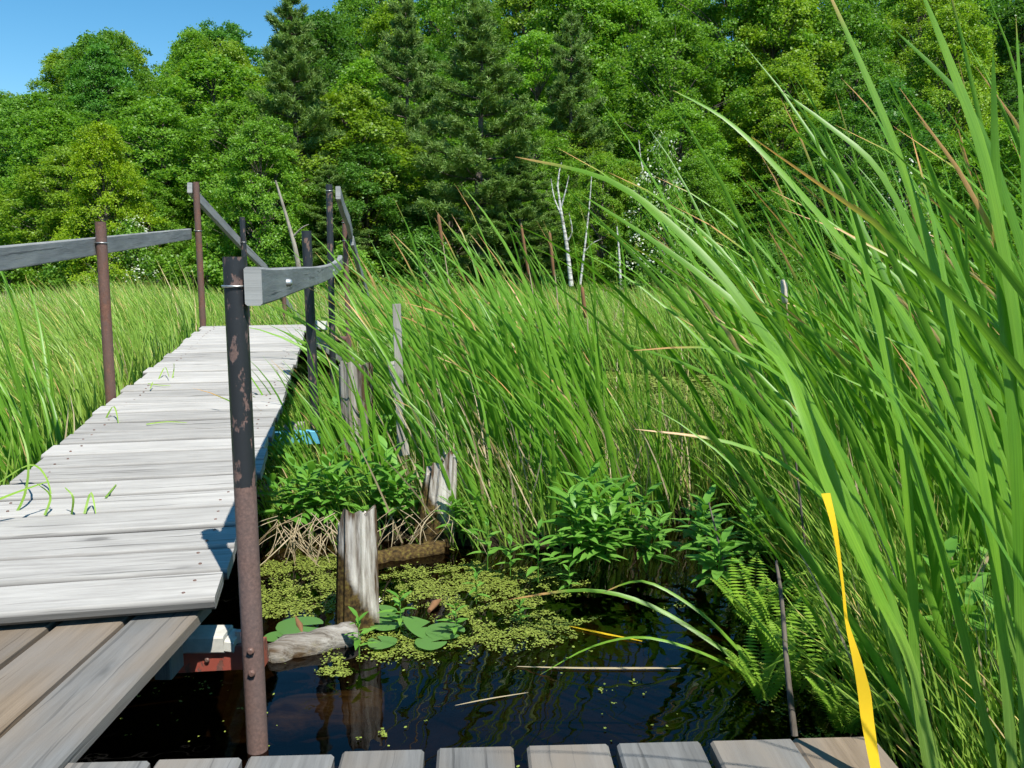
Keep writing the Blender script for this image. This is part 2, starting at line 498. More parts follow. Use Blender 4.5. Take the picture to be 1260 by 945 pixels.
nt.links.new(sep.outputs[1], mr.inputs['Value'])
far = ramp(nt, noise(nt, tc, 5, 5, .7), [(.3, (.03, .06, .012)), (.6, (.07, .14, .03)), (.8, (.13, .2, .05))])
mh = N(nt, 'ShaderNodeMapRange'); mh.inputs['From Min'].default_value = .3; mh.inputs['From Max'].default_value = 1.2
nt.links.new(sep.outputs[2], mh.inputs['Value'])
c = mixc(nt, mr.outputs[0], c, far)
c = mixc(nt, mh.outputs[0], c, ramp(nt, noise(nt, tc, 1.5, 5, .7), [(.3, (.02, .025, .01)), (.7, (.05, .07, .02))]))
mw = N(nt, 'ShaderNodeMapRange'); mw.inputs['From Min'].default_value = .0; mw.inputs['From Max'].default_value = -.1
nt.links.new(sep.outputs[2], mw.inputs['Value'])
c = mixc(nt, mw.outputs[0], c, ramp(nt, noise(nt, tc, 3.2, 5, .6), [(.35, (.02, .015, .008)), (.65, (.075, .058, .035))]))
bsdf(nt, out, c, .9, .1, 0, noise(nt, tc, 22, 4), .8, .03)
tag(obj('ground', grid_mesh('ground', xs, ys, gh, gm)), kind='structure')

wm, nt, out = new_mat('dark_bog_water')
tc = N(nt, 'ShaderNodeTexCoord').outputs['Object']
nb = noise(nt, tc, 5.5, 2, .5)
bp = N(nt, 'ShaderNodeBump'); bp.inputs['Strength'].default_value = .12; bp.inputs['Distance'].default_value = .02
nt.links.new(nb, bp.inputs['Height'])
fr = N(nt, 'ShaderNodeFresnel'); fr.inputs[0].default_value = 1.42; nt.links.new(bp.outputs[0], fr.inputs['Normal'])
gl = N(nt, 'ShaderNodeBsdfGlossy'); gl.inputs['Roughness'].default_value = .015; nt.links.new(bp.outputs[0], gl.inputs['Normal'])
tr = N(nt, 'ShaderNodeBsdfTransparent'); tr.inputs[0].default_value = (.25, .18, .10, 1)
mx = N(nt, 'ShaderNodeMixShader'); nt.links.new(fr.outputs[0], mx.inputs[0]); nt.links.new(tr.outputs[0], mx.inputs[1]); nt.links.new(gl.outputs[0], mx.inputs[2])
nt.links.new(mx.outputs[0], out.inputs[0])
wx = np.linspace(-14, 14, 3); wy = np.linspace(-4, 13.5, 3)
tag(obj('water', grid_mesh('water', wx, wy, lambda X, Y: X * 0.0, wm)), kind='structure')

# ------------------------------------------------------------------ timber decks
def deck_path(a, b, n=5, amp=.002):
    pts = [a + (b - a) * (i / (n - 1)) for i in range(n)]
    j = random.uniform(-amp, amp)
    for i, p in enumerate(pts): p[2] += j * math.sin(math.pi * i / (n - 1))
    return pts

bw = thing('boardwalk', 'narrow sloping boardwalk of silvery crosswise planks climbing away over the marsh', 'boardwalk', tuple(NR))
mb = MB(); npl = 30; pitch = AXL / npl
UPW = np.cross(SIDE, AXD)
for i in range(npl):
    c = NR + AXD * pitch * (i + .5) - UPW * .02
    if i == 0: w_ = pitch * .97
    else: w_ = pitch - random.uniform(.010, .020)
    j1, j2 = random.uniform(-.014, .012), random.uniform(-.02, .02)
    sk = random.uniform(-.004, .004)
    a = c + SIDE * j1 + AXD * sk + UPW * random.uniform(-.002, .002)
    b = c - SIDE * (BW + j2) - AXD * sk + UPW * random.uniform(-.003, .003)
    beam(mb, deck_path(a, b, 6, .004), w_, .040, AXD, .012)
mb.build('decking', M['deck'], bw)
mb = MB()
for i in range(npl):
    for off in (.085, BW - .115):
        for k in (.28, .72):
            q_ = NR + AXD * pitch * (i + k + random.uniform(-.06, .06)) - SIDE * (off + random.uniform(-.02, .02))
            disc_bolt(mb, q_ - UPW * .001, UPW, .0055, .0035)
mb.build('nail_heads', M['rust'], bw)
for off in (.10, BW - .10):
    mb = MB()
    a = NR - SIDE * off - UPW * .11 + AXD * .25; b = FR - SIDE * off - UPW * .11 - AXD * .05
    beam(mb, [a, (a + b) / 2, b], .045, .13, SIDE, .004)
    mb.build('stringer', M['beamwood'], bw)
# blue bracket below the middle of the boardwalk
bb = MB()
pb = PY(345, 539, 5.15)
beam(bb, [PY(398, 537, 5.14), pb - SIDE * .75], .05, .085, AXD, .003)
o = bb.build('support_bracket', M['blue'], bw); o['label'] = 'blue painted steel bracket under the deck'
q = MB(); beam(q, [PY(352, 526, 5.2), PY(373, 526, 5.2)], .12, .05, AXD, .004)
q.build('packing_block', M['beamwood'], o)
# section that drops away beyond the crest
FL = FR - SIDE * BW
D2 = np.array([-.035, 1, -.24]); D2 /= np.linalg.norm(D2)
S2 = np.array([1, .035, 0])
ramp_t = thing('boardwalk_ramp', 'far boardwalk section dropping away beyond the crest', 'boardwalk', tuple(FR))
mb = MB()
for i in range(15):
    c = FR + AXD * .03 + D2 * (.19 * i + .11) + np.array([.05, 0, -.045])
    beam(mb, deck_path(c, c - S2 * (BW + .15), 4), .182, .04, D2, .006)
mb.build('decking', M['deck'], ramp_t)
mb = MB(); c = FR + np.array([.0, .1, -.14]); beam(mb, [c, c + D2 * 2.7], .045, .13, S2, .004); mb.build('stringer', M['beamwood'], ramp_t)
# rusty pipe end and ledge right of the crest
mb = MB(); tube(mb, [PY(404, 417, 8.6), PY(428, 418, 8.5)], .035, 12); mb.build('cross_pipe', M['rust'], ramp_t)
mb = MB(); beam(mb, [PY(383, 401, 8.4), PY(398, 402, 8.5)], .14, .09, D2, .004); mb.build('ledge_block', M['concrete'], ramp_t)

dock = thing('plank_landing', 'low landing of long tan and grey planks at the near end of the boardwalk', 'landing', (-1.0, 1.6, .4))
# long planks left, running under the near end of the boardwalk
Dl = np.array([math.sin(R(.9)), math.cos(R(.9)), 0]); Sl = np.array([Dl[1], -Dl[0], 0])
e0 = G(262, 739, .40)
mbt = MB(); mbg = MB()
for i in range(8):
    w_ = .192
    c = e0 - Sl * (w_ * (i + .5)) + np.array([0, 0, -.02])
    far_e = .10 if i else .0
    s0 = c + Dl * (far_e + (.012 if i else 0)) ; s1 = c - Dl * 3.6
    (beam)(mbg if i in (0, 3, 6) else mbt, deck_path(s0, s1, 8, .004), w_ - (.020 if i else .012), .040, Sl, .005)
mbg.build('grey_plank', M['dock_grey'], dock); mbt.build('tan_plank', M['dock'], dock)
# near planks along the bottom
tg = MB(); gg = MB()
ends = [(80, 185, 938), (192, 298, 934), (305, 412, 930), (420, 523, 924), (537, 633, 920), (647, 750, 917), (757, 864, 914), (866, 984, 911), (971, 1080, 908)]
for i, (xa, xb, yy) in enumerate(ends):
    a = G(xa, yy, .40); b = G(xb, yy - 1, .40)
    c = (a + b) / 2 + np.array([0, 0, -.02])
    w_ = np.linalg.norm(b - a) - .004
    if i: w_ = min(w_, .178)
    d = np.array([math.sin(R(-2.5)), math.cos(R(-2.5)), 0])
    beam(gg if i != 8 else tg, deck_path(c, c - d * 3.2, 6, .002), w_, .040, (d[1], -d[0], 0), .006)
gg.build('short_grey_plank', M['dock_grey'], dock); tg.build('end_plank', M['dock'], dock)
mb = MB(); beam(mb, [np.array([-3.0, 1.95, .30]), np.array([-1.12, 1.95, .30])], .05, .12, (0, 1, 0)); mb.build('joist', M['beamwood'], dock)
mb = MB(); beam(mb, [np.array([-1.0, 1.45, .30]), np.array([.75, 1.48, .30])], .05, .12, (0, 1, 0)); mb.build('joist', M['beamwood'], dock)
# red bracket with pale beam end, bolted to the near post
Yb = 2.40
ra, rb = PY(150, 812, Yb), PY(326, 803, Yb)
mb = MB(); beam(mb, [ra, rb], .06, .078, (0, 1, 0), .003); rbk = mb.build('support_bracket', M['red'], dock)
rbk['label'] = 'red painted steel bracket reaching to the near post'
mb = MB()
for px in (255,): disc_bolt(mb, PY(px, 812, Yb - .033), (0, -1, 0), .008, .006)
mb.build('bolt', M['rust'], rbk)
mb = MB(); a, b = PY(150, 787, Yb), PY(281, 786, Yb); e = PY(293, 789, Yb)
beam(mb, [a, b], .09, .055, (0, 1, 0), .006); beam(mb, [b + np.array([.0005, 0, -.004]), e], .088, .04, (0, 1, 0), .006)
mb.build('beam_end', M['concrete'], dock)
mb = MB(); beam(mb, [PY(294, 776, Yb), PY(294, 790, Yb)], .02, .02, (0, 1, 0)); mb.build('bracket_lug', M['galv'], dock)
mb = MB(); a = PY(206, 790, 2.2); beam(mb, [a + np.array([0, 0, .02]), a + np.array([0, 0, -.09])], .09, .05, (0, 1, 0)); mb.build('hanger_plate', M['dock_grey'], dock)

# ------------------------------------------------------------------ railings
PR = .030
def post(parent, top, low, mat, lean=0, depth=.6, bolts=(), label=None):
    top = np.asarray(top); low = np.asarray(low)
    d = (low - top) / np.linalg.norm(low - top)
    end = low + d * depth
    mb = MB()
    n = 7
    tube(mb, [end + (top - end) * i / (n - 1) for i in range(n)], PR, 22, False, .84)
    p = mb.build('post', mat, parent)
    if label: p['label'] = label
    for bp_ in bolts:
        m2 = MB(); disc_bolt(m2, bp_, (.1, -1, 0), .011, .009); m2.build('bolt', M['rust'], p)
    return p

def clamp(p, at, axis=(0, 0, 1)):
    m2 = MB(); ring(m2, at, axis, PR + .003, .0035); m2.build('clamp', M['galv'], p)

def lerp_post(top, low, z):
    t = (z - low[2]) / (top[2] - low[2]); return low + (top - low) * t

def railpath(pts, n=6):
    pts = [np.asarray(p) for p in pts]; outp = []
    for i in range(len(pts) - 1):
        for k in range(n): outp.append(pts[i] + (pts[i + 1] - pts[i]) * k / n)
    outp.append(pts[-1]); return outp

# left rail along the climb
lr = thing('handrail', 'grey plank handrail on two rusty pipe posts along the near climb', 'handrail', tuple(PY(138, 500, 4.85)))
t1, l1 = PY(123.5, 273, 4.85), PY(137, 500, 4.85)
t2, l2 = PY(241, 224, 8.02), PY(250, 405, 8.06)
p1 = post(lr, t1, l1, M['rust']); p2 = post(lr, t2, l2, M['rust'])
OUT = -SIDE * (PR + .026)
ra = PY(125, 303.5, 4.85) + OUT; rb = PY(239, 288, 8.02) + OUT * .9
dirr = (rb - ra)
mb = MB(); beam(mb, [ra - dirr * .95, ra - dirr * .5, ra, ra + dirr * .5, rb + dirr * .01], .045, .100, SIDE, .005)
mb.build('rail', M['rail'], lr)
clamp(p1, lerp_post(t1, l1, ra[2] + .022)); clamp(p2, lerp_post(t2, l2, rb[2] + .03))
# left rail beyond the crest
fr_ = thing('handrail', 'handrail plunging beyond the crest from the tall rusty post past a thin black post', 'handrail', tuple(PY(303, 395, 9.5)))
t3, l3 = PY(298, 267, 9.5), PY(305, 398, 9.5)
t4, l4 = PY(349, 355, 12.0), PY(351, 400, 12.0)
p3 = post(fr_, t3, l3, M['black']); p4 = post(fr_, t4, l4, M['rust'])
path = [PY(238, 231, 8.0) + OUT * .6, PY(245, 239, 8.2) + OUT * .8, PY(272, 268, 8.8) - S2 * .05, PY(300, 298, 9.5) - S2 * .055, PY(326, 330, 10.6), PY(350, 364, 12.0) - S2 * .05, PY(378, 405, 13.6)]
mb = MB(); beam(mb, path, .045, .100, (1, .1, 0), .005); mb.build('rail', M['rail'], fr_)
clamp(p3, lerp_post(t3, l3, PY(300, 298, 9.5)[2]))
# right rail along the climb
rr = thing('handrail', 'bowed grey plank handrail from the near black and rust pipe post', 'handrail', tuple(G(317, 922, 0)))
YB = G(317, 922, 0)[1]
t5, l5 = PY(288, 316, YB), G(317, 922, 0)
q5 = lambda y: lerp_post(t5, l5, PY(300, y, YB)[2]) + np.array([0.004, -PR, 0])
p5 = post(rr, t5, l5, M['half'], bolts=[q5(795), q5(822)], label='near post, black paint above and bare rust below')
t6, l6 = PY(377, 284, 5.15), PY(389, 545, 5.15)
t7, l7 = PY(405, 227, 7.85), PY(411, 525, 7.85)
p6 = post(rr, t6, l6, M['black'], bolts=[PY(389, 527, 5.12)]); p7 = post(rr, t7, l7, M['black'])
o2 = SIDE * (PR + .025)
path = [PY(300, 352, YB) + o2 * 1.0 + np.array([-.02, -.04, 0]), PY(313, 349.5, YB + .45) + o2, PY(352, 342.5, 3.75) + o2, PY(381, 338, 5.15) + o2, PY(400, 332, 6.6) + o2, PY(411, 324, 7.75) + o2 * .9, PY(413, 320.5, 8.25) + o2 * .8]
def smooth(path, n=5):
    path = [np.asarray(p) for p in path]; o = []
    for i in range(len(path) - 1):
        p0, p1_, p2_, p3_ = path[max(i - 1, 0)], path[i], path[i + 1], path[min(i + 2, len(path) - 1)]
        for k in range(n):
            t = k / n
            o.append(.5 * ((2 * p1_) + (-p0 + p2_) * t + (2 * p0 - 5 * p1_ + 4 * p2_ - p3_) * t * t + (-p0 + 3 * p1_ - 3 * p2_ + p3_) * t ** 3))
    o.append(path[-1]); return o
mb = MB(); beam(mb, smooth(path), .045, .102, SIDE, .006)
rl = mb.build('rail', M['rail'], rr)
clamp(p5, lerp_post(t5, l5, path[0][2])); clamp(p6, lerp_post(t6, l6, path[3][2] + .04))
mb = MB(); bq = PY(318, 348, YB + .08) + o2; disc_bolt(mb, bq + SIDE * .02, SIDE, .012, .016); mb.build('bolt', M['galv'], rl)
mb = MB(); bq = PY(397, 333, 6.4) + o2; disc_bolt(mb, bq + SIDE * .02, SIDE, .012, .016); mb.build('bolt', M['galv'], rl)
# right rail beyond the crest
fr2 = thing('handrail', 'handrail dropping steeply beyond the crest from the tall black post past a rusty post', 'handrail', tuple(PY(430, 440, 9.6)))
t8, l8 = PY(424, 270, 9.6), PY(430, 445, 9.6)
t9, l9 = PY(447, 356, 12.0), PY(452, 455, 12.0)
p8 = post(fr2, t8, l8, M['rust']); p9 = post(fr2, t9, l9, M['black'])
path = [PY(412, 237, 7.85) + S2 * .03, PY(421, 255, 8.5), PY(428, 272, 9.1), PY(430.5, 288, 9.6) + S2 * .01]
mb = MB(); beam(mb, path, .045, .12, (1, .1, 0), .005); mb.build('rail', M['rail'], fr2)
path = [PY(433, 296, 9.6), PY(441, 327, 10.6), PY(450, 357, 12.0), PY(455, 380, 13)]
mb = MB(); beam(mb, path, .045, .11, (1, .1, 0), .005); mb.build('rail', M['rail'], fr2)
clamp(p7, lerp_post(t7, l7, PY(406, 235, 7.85)[2])); clamp(p8, lerp_post(t8, l8, PY(425, 274, 9.6)[2])); clamp(p8, lerp_post(t8, l8, PY(426, 296, 9.6)[2]))
mb = MB(); beam(mb, [PY(441, 453, 11.9), PY(457, 453, 11.9)], .05, .09, (0, 1, 0)); mb.build('support_bracket', M['blue'], fr2)

# ------------------------------------------------------------------ old piles, boards and logs
def stump(name, label, base, top, r0, r1, seed, jag=.12, slope=(0, 0), flat=1.0, mat='stump', cat='old pile'):
    rd = random.Random(seed)
    base = np.asarray(base, float); top = np.asarray(top, float)
    mb = MB(); seg = 36; n = 16
    ph = [rd.uniform(0, 6.28) for _ in range(6)]
    H = np.linalg.norm(top - base)
    verts = []
    rg = [rd.uniform(-1, 1) for _ in range(seg)]
    for i in range(n):
        t = i / (n - 1)
        for k in range(seg):
            a = 2 * math.pi * k / seg
            g = .06 * math.sin(3 * a + ph[0]) + .05 * math.sin(5 * a + ph[1]) + .05 * math.sin(11 * a + ph[2] + t * 1.2) + .03 * math.sin(17 * a + ph[4]) + .05 * rg[k] * (.4 + t)
            r = (r0 + (r1 - r0) * t) * (1 + g)
            tt = t
            topcut = 1 - (jag * (.5 + .25 * math.sin(3 * a + ph[3]) + .25 * math.sin(7 * a + ph[5])) + jag * .7 * abs(rg[(k * 5) % seg]) + slope[0] * (math.cos(a) - .4 * math.cos(2 * a + .6)) + slope[1] * math.sin(a)) * t
            p = base + (top - base) * (tt * topcut)
            verts.append(p + np.array([r * math.cos(a), r * math.sin(a) * flat, 0]) - base)
    faces = [[i * seg + k, i * seg + (k + 1) % seg, (i + 1) * seg + (k + 1) % seg, (i + 1) * seg + k] for i in range(n - 1) for k in range(seg)]
    cidx = len(verts); verts.append((top - base) * (1 - jag * .9 - .03))
    for k in range(seg): faces.append([(n - 1) * seg + k, (n - 1) * seg + (k + 1) % seg, cidx])
    mb.add(verts, faces, None, False)
    o = obj(name, mb.mesh(name, M[mat])); o.location = tuple(base)
    return tag(o, label, cat)

b = G(437, 772, 0); stump('timber_pile', 'short weathered pile with split slanted top beside the fallen log and lily pads', b - [0, 0, .25], PY(439, 622, b[1] + .03), .088, .070, 3, .06, (-.045, .03))
b = G(531, 655, .05); stump('timber_pile', 'broken leaning pile with rotten brown side at the edge of the reeds', b - [0, 0, .25], PY(545, 552, b[1] + .04), .112, .074, 5, .11, (-.10, 0))
b = G(440, 585, .05); stump('timber_pile', 'thick grey round pile beside the black posts, crossed by leaf shadows', b - [0, 0, .3], PY(436, 443, b[1]), .105, .098, 8, .03, (0, .02), 1.0, 'greypile')
a_ = PY(490, 374, 8.2)
mb = MB(); beam(mb, [PY(494, 560, 4.75), PY(491, 460, 4.75), PY(488, 374, 4.75)], .046, .03, (1, 0, 0), .004)
tag(mb.build('wooden_stake', M['oldwood']), 'thin upright grey board rising among the reeds right of the railing', 'stake')
mb = MB(); beam(mb, [PY(482, 445, 5.0), PY(492, 500, 4.95), PY(499, 560, 4.9)], .05, .025, (1, 0, 0), .004)
tag(mb.build('wooden_stake', M['oldwood']), 'leaning narrow board below the upright grey stake in the reeds', 'stake')
mb = MB(); mb.add([PY(496, 486, 6.6), PY(500, 520, 6.6), PY(484, 522, 6.6), PY(496, 486, 6.64), PY(500, 520, 6.64), PY(484, 522, 6.64)], [[0, 2, 1], [3, 4, 5], [0, 1, 4, 3], [1, 2, 5, 4], [2, 0, 3, 5]])
tag(mb.build('wood_splinter', M['oldwood']), 'pale pointed splinter of wood standing in dry grass', 'splinter')

def logobj(name, label, a, b_, r, seed, mat='log', cat='log'):
    a = np.asarray(a, float); b_ = np.asarray(b_, float)
    random.seed(seed)
    mb = MB(); n = 12
    pts = [(b_ - a) * i / (n - 1) + np.array([0, random.uniform(-.01, .01), random.uniform(-.006, .006)]) for i in range(n)]
    tube(mb, pts, [r * (1 + .05 * math.sin(i * .9 + seed)) * (.8 if i in (0, n - 1) else 1) for i in range(n)], 22, True, 0, .05)
    o = obj(name, mb.mesh(name, M[mat])); o.location = tuple(a)
    return tag(o, label, cat)
logobj('fallen_log', 'pale topped mossy log floating between the near post and the short pile', G(322, 812, -.005), G(436, 782, .012), .058, 4)
o = logobj('sunken_log', 'dark waterlogged log just under the water beside the near post', G(330, 888, -.09), G(470, 872, -.09), .07, 6)
mb = MB(); beam(mb, [PY(338, 618, 4.75), PY(420, 612, 4.8), PY(505, 604, 4.9)], .10, .075, (0, 1, 0), .004)
tag(mb.build('timber_beam', M['oldwood']), 'horizontal weathered beam of the old dock behind leafy weeds', 'beam')
mb = MB(); beam(mb, [PY(330, 686, 3.95), PY(380, 684, 3.95), PY(416, 681, 3.95)], .12, .05, (0, 1, 0), .004)
tag(mb.build('timber_beam', M['oldwood']), 'low half sunken beam under the tangle of dry stems', 'beam')
logobj('mossy_log', 'dark mossy log behind the short pile below the broken pile', G(450, 692, -.005), G(545, 676, .005), .05, 9, 'darklog')
mb = MB(); beam(mb, [PY(318, 604, 4.9), PY(352, 602, 4.9)], .12, .05, (0, 1, 0), .004)
tag(mb.build('timber_beam', M['oldwood']), 'short beam stub showing under the boardwalk edge', 'beam')
random.seed(23)

# ------------------------------------------------------------------ blades and plants
def blade_set(P0, D0, Ln, Wd, bend, K, twist, across=2, wind=np.array([-1., .12, -.25])):
    """vectorised curved strips. P0,D0 (n,3); returns V,F,uv"""
    n = len(P0)
    d = D0 / np.linalg.norm(D0, axis=1, keepdims=True)
    p = P0.copy()
    V = []; T = []
    sx = np.stack([np.cos(twist), np.sin(twist), np.zeros(n)], 1)
    for k in range(K + 1):
        t = k / K
        s = sx - d * np.sum(sx * d, 1, keepdims=True); s /= np.linalg.norm(s, axis=1, keepdims=True)
        nn = np.cross(s, d)
        w = Wd * np.minimum(1, .55 + t * 2.2) * (1 - t ** 2.6) ** .8 + .0004
        if across == 2:
            V += [p - s * w[:, None] / 2, p + nn * w[:, None] * .16, p + s * w[:, None] / 2]
        else:
            V += [p - s * w[:, None] / 2, p + s * w[:, None] / 2]
        T += [t] * (across + 1)
        d = d + wind * (bend * (.25 + 1.5 * t * t) / K)[:, None]
        d /= np.linalg.norm(d, axis=1, keepdims=True)
        p = p + d * (Ln / K)[:, None]
        sx = sx + .0
    c = across + 1; m = len(V)
    V = np.stack(V, 1)                                    # n, m, 3
    idx = np.arange(n)[:, None, None] * m
    fl = []
    for k in range(K):
        for a in range(across):
            fl.append([k * c + a, k * c + a + 1, (k + 1) * c + a + 1, (k + 1) * c + a])
    F = (idx + np.array(fl)[None]).reshape(-1, 4)
    rnd = rng.random(n)
    uv = np.stack([np.repeat(rnd[:, None], m, 1), np.repeat(np.array(T)[None], n, 0)], -1).reshape(-1, 2)
    blade_set.vein = np.stack([np.tile(np.arange(c) / across, (n, K + 1)) + rnd[:, None] * 37, uv[:, 1].reshape(n, m)], -1).reshape(-1, 2)
    return V.reshape(-1, 3), F, uv

def cattail_mesh(name, seed, nl, H, W, bend, lean, spread=.1, mat='cattail'):
    g = np.random.default_rng(seed)
    P0 = np.stack([g.normal(0, .022, nl), g.normal(0, .022, nl), np.full(nl, -.12)], 1)
    D0 = np.stack([g.normal(lean, spread, nl), g.normal(0, spread, nl), np.ones(nl)], 1)
    Ln = (H + .12) * g.uniform(.62, 1.08, nl); Wd = W * g.uniform(.75, 1.15, nl)
    V, F, uv = blade_set(P0, D0, Ln, Wd, bend * g.uniform(.45, 1.5, nl), 11, g.uniform(-.9, .9, nl))
    return np_mesh(name, V, F, M[mat], uv, True, blade_set.vein)

CAT = [cattail_mesh('cattail_plant', 100 + i, random.choice([5, 6, 7, 8]), 1.0, .0165, random.uniform(.5, 1.35), random.uniform(-.22, .0), .12) for i in range(14)]
CATR = [cattail_mesh('cattail_plant', 300 + i, random.choice([5, 6]), 1.0, .0122, random.uniform(.45, 1.25), random.uniform(-.26, -.02), .14) for i in range(12)]
def seed_head(parent_thing, me_stem, me_head): pass
def stalk_meshes():
    mb = MB(); tube(mb, [(0, 0, -.1), (-.02, 0, .5), (-.06, 0, 1.0), (-.075, 0, 1.12)], [.004, .0035, .003, .002], 6)
    s = mb.mesh('stalk', M['dry'])
    mb = MB(); tube(mb, [(-.052, 0, .90), (-.053, 0, .91), (-.056, 0, .97), (-.060, 0, 1.035), (-.061, 0, 1.045)], [.004, .010, .0115, .010, .003], 10, True, 0, .05)
    h = mb.mesh('seed_head', M['brownhead'])
    mb = MB(); random.seed(5); tube(mb, [(-.052, 0, .90), (-.053, 0, .91), (-.056, 0, .95), (-.058, 0, .99), (-.060, 0, 1.035), (-.061, 0, 1.048)], [.004, .013, .016, .011, .015, .004], 12, True, 0, .22)
    f = mb.mesh('seed_head', M['fluff'])
    return s, h, f
STK, HEADB, HEADF = stalk_meshes()

class NS: n = 0
def place_cattail(x, y, s, rz, label, group, k=None, z=None, sw=None, head=None):
    L_ = CATR if k == 'r' else CAT
    me = L_[NS.n % len(L_)]; NS.n += 1
    o = bpy.data.objects.new('cattail_plant', me); COL.objects.link(o)
    zz = float(ground_h(x, y)) if z is None else z
    zz = max(zz, -.25)
    o.location = (x, y, zz); o.rotation_euler = (0, 0, rz)
    o.scale = (sw or s, sw or s, s)
    tag(o, label, 'cattail', group)
    return o

rd = random.Random(77)
# dense stand at the right
spots = []
while len(spots) < 100:
    y = rd.uniform(1.25, 5.4); x = rd.uniform(.72, 4.2)
    if y < 2.15 and x < 1.3: continue
    if x > .72 * y + .5: continue
    if x < 1.08 + .16 * (y - 2): continue
    if y > 2.9 and x < 1.05 + .30 * (y - 2.9): continue
    if any((x - a) ** 2 + (y - b) ** 2 < .022 for a, b in spots): continue
    spots.append((x, y))
for x, y in spots:
    near = y < 2.2
    h = rd.uniform(1.6, 2.5) * (1.0 if x > 1.25 else .82)
    h *= 1.0 if y > 2.2 else 1.0
    place_cattail(x, y, h, rd.uniform(-.45, .45), 'green cattail in the dense tall stand beside the end of the landing', 'cattails in the tall stand by the landing', sw=h * rd.uniform(.8, 1.15), k='r')
# middle clump
spots = []
tries = 0
while len(spots) < 88 and tries < 20000:
    tries += 1
    y = rd.uniform(3.95, 6.6); x = rd.uniform(-.75, .85)
    if bank(x, y) < .5: continue
    if x < -.42 and y < 5.2: continue
    if any((x - a) ** 2 + (y - b) ** 2 < .012 for a, b in spots): continue
    spots.append((x, y))
for x, y in spots:
    h = rd.uniform(1.15, 1.85) * (.8 if x > .55 else 1) * (.8 if y < 4.2 else 1)
    place_cattail(x, y, h, rd.uniform(-.5, .5), 'green cattail in the leaning clump behind the duckweed pool', 'cattails in the clump behind the pool', sw=h * rd.uniform(.9, 1.2))
# left of the boardwalk
spots = []
while len(spots) < 26:
    y = rd.uniform(3.3, 5.8); x = -y * rd.uniform(.53, .70)
    if x > NR[0] + (y - NR[1]) * AXD[0] / AXD[1] - BW - .14: continue
    spots.append((x, y))
_ = [0]
for x, y in spots:
    h = rd.uniform(1.2, 1.6) * (.82 if x > -.57 * y else 1)
    place_cattail(x, y, h, rd.uniform(-.5, .5), 'green cattail beside the outer edge of the boardwalk', 'cattails along the outer boardwalk edge')
# among the old piles, right side of the boardwalk
spots = [(-.78, 4.42), (-.70, 4.5), (-.86, 4.5), (-.95, 4.6), (-1.2, 4.7), (-1.12, 4.55), (-.62, 4.62), (-1.25, 5.1), (-1.0, 4.75), (-.92, 4.95), (-.72, 4.9), (-.66, 5.1), (-1.05, 5.3), (-.85, 5.6), (-1.15, 5.9), (-.7, 6.3), (-1.25, 6.4), (-.5, 6.9), (-1.1, 7.2), (-1.3, 7.8), (-.6, 7.6), (-.9, 8.2)]
for x, y in spots:
    h = rd.uniform(.7, 1.05)
    place_cattail(x, y, h, rd.uniform(-.5, .5), 'green cattail growing among the old piles beside the boardwalk', 'cattails among the old piles')

# individually shaped long leaves of the tallest near plants
def px_leaf(pts, W, seed, twist=.3, K=16):
    """pts: (px, py, Y) from base to tip"""
    P = smooth([PY(*p) for p in pts], 4)
    n = len(P); V = []; uv = []; rn = random.Random(seed).random() * .9
    for i, p in enumerate(P):
        t = i / (n - 1)
        d = P[min(i + 1, n - 1)] - P[max(i - 1, 0)]; d /= np.linalg.norm(d)
        view = p - np.array([.35, -.4, 1.4])
        nf = -view / np.linalg.norm(view) + np.array([.25, -.1, .85])
        s = np.cross(nf, d); s /= np.linalg.norm(s)
        nn = np.cross(s, d)
        s2 = s * math.cos(twist * (t - .3) * 2) + nn * math.sin(twist * (t - .3) * 2)
        n2 = np.cross(s2, d)
        w = .80 * W * min(1, .7 + t * 1.5) * (1 - t ** 3.4) ** .85 + .0005
        V += [p - s2 * w / 2, p - n2 * w * .07, p + s2 * w / 2]; uv += [(rn, t)] * 3
    F = [[i * 3 + a, i * 3 + a + 1, (i + 1) * 3 + a + 1, (i + 1) * 3 + a] for i in range(n - 1) for a in (0, 1)]
    return np.array(V), np.array(F), uv

def hero_plant(label, leaves):
    V = []; F = []; U = []; b = 0
    for k, (pts, W) in enumerate(leaves):
        v, f, u = px_leaf(pts, W, hash(label) % 97 * 0 + len(label) * 13 + k * 7, random.uniform(-.5, .5))
        V.append(v); F.append(f + b); U += list(u); b += len(v)
    V = np.concatenate(V)
    base = V[np.argmin(V[:, 2])].copy()
    va = [((i % 3) / 2 + u[0] * 37, u[1] * 1.6) for i, u in enumerate(U)]
    o = obj('cattail_plant', np_mesh('cattail_plant', V - base, np.concatenate(F), M['cattail'], U, True, va))
    o.location = tuple(base)
    return tag(o, label, 'cattail')

hero_plant('cattail whose longest leaf arches far out across the birches, tip browned', [
    ([(1165, 1010, 1.72), (1110, 830, 1.72), (1050, 650, 1.72), (985, 490, 1.75), (915, 375, 1.8), (840, 290, 1.86), (750, 222, 1.92), (634, 193, 2.0)], .030),
    ([(1175, 1010, 1.75), (1130, 850, 1.78), (1085, 700, 1.82), (1030, 560, 1.86), (950, 420, 1.92), (870, 345, 2.0), (790, 287, 2.05), (713, 238, 2.1)], .026)])
hero_plant('cattail with one upright blade rising straight past the yellow strip', [
    ([(1150, 1000, 1.60), (1128, 850, 1.60), (1122, 700, 1.60), (1112, 560, 1.60), (1088, 430, 1.62), (1062, 320, 1.64), (1040, 238, 1.66)], .030),
    ([(1158, 1000, 1.58), (1125, 830, 1.56), (1085, 740, 1.56), (1045, 655, 1.56), (1015, 590, 1.57), (990, 520, 1.6), (955, 440, 1.7), (880, 395, 1.8)], .032)])
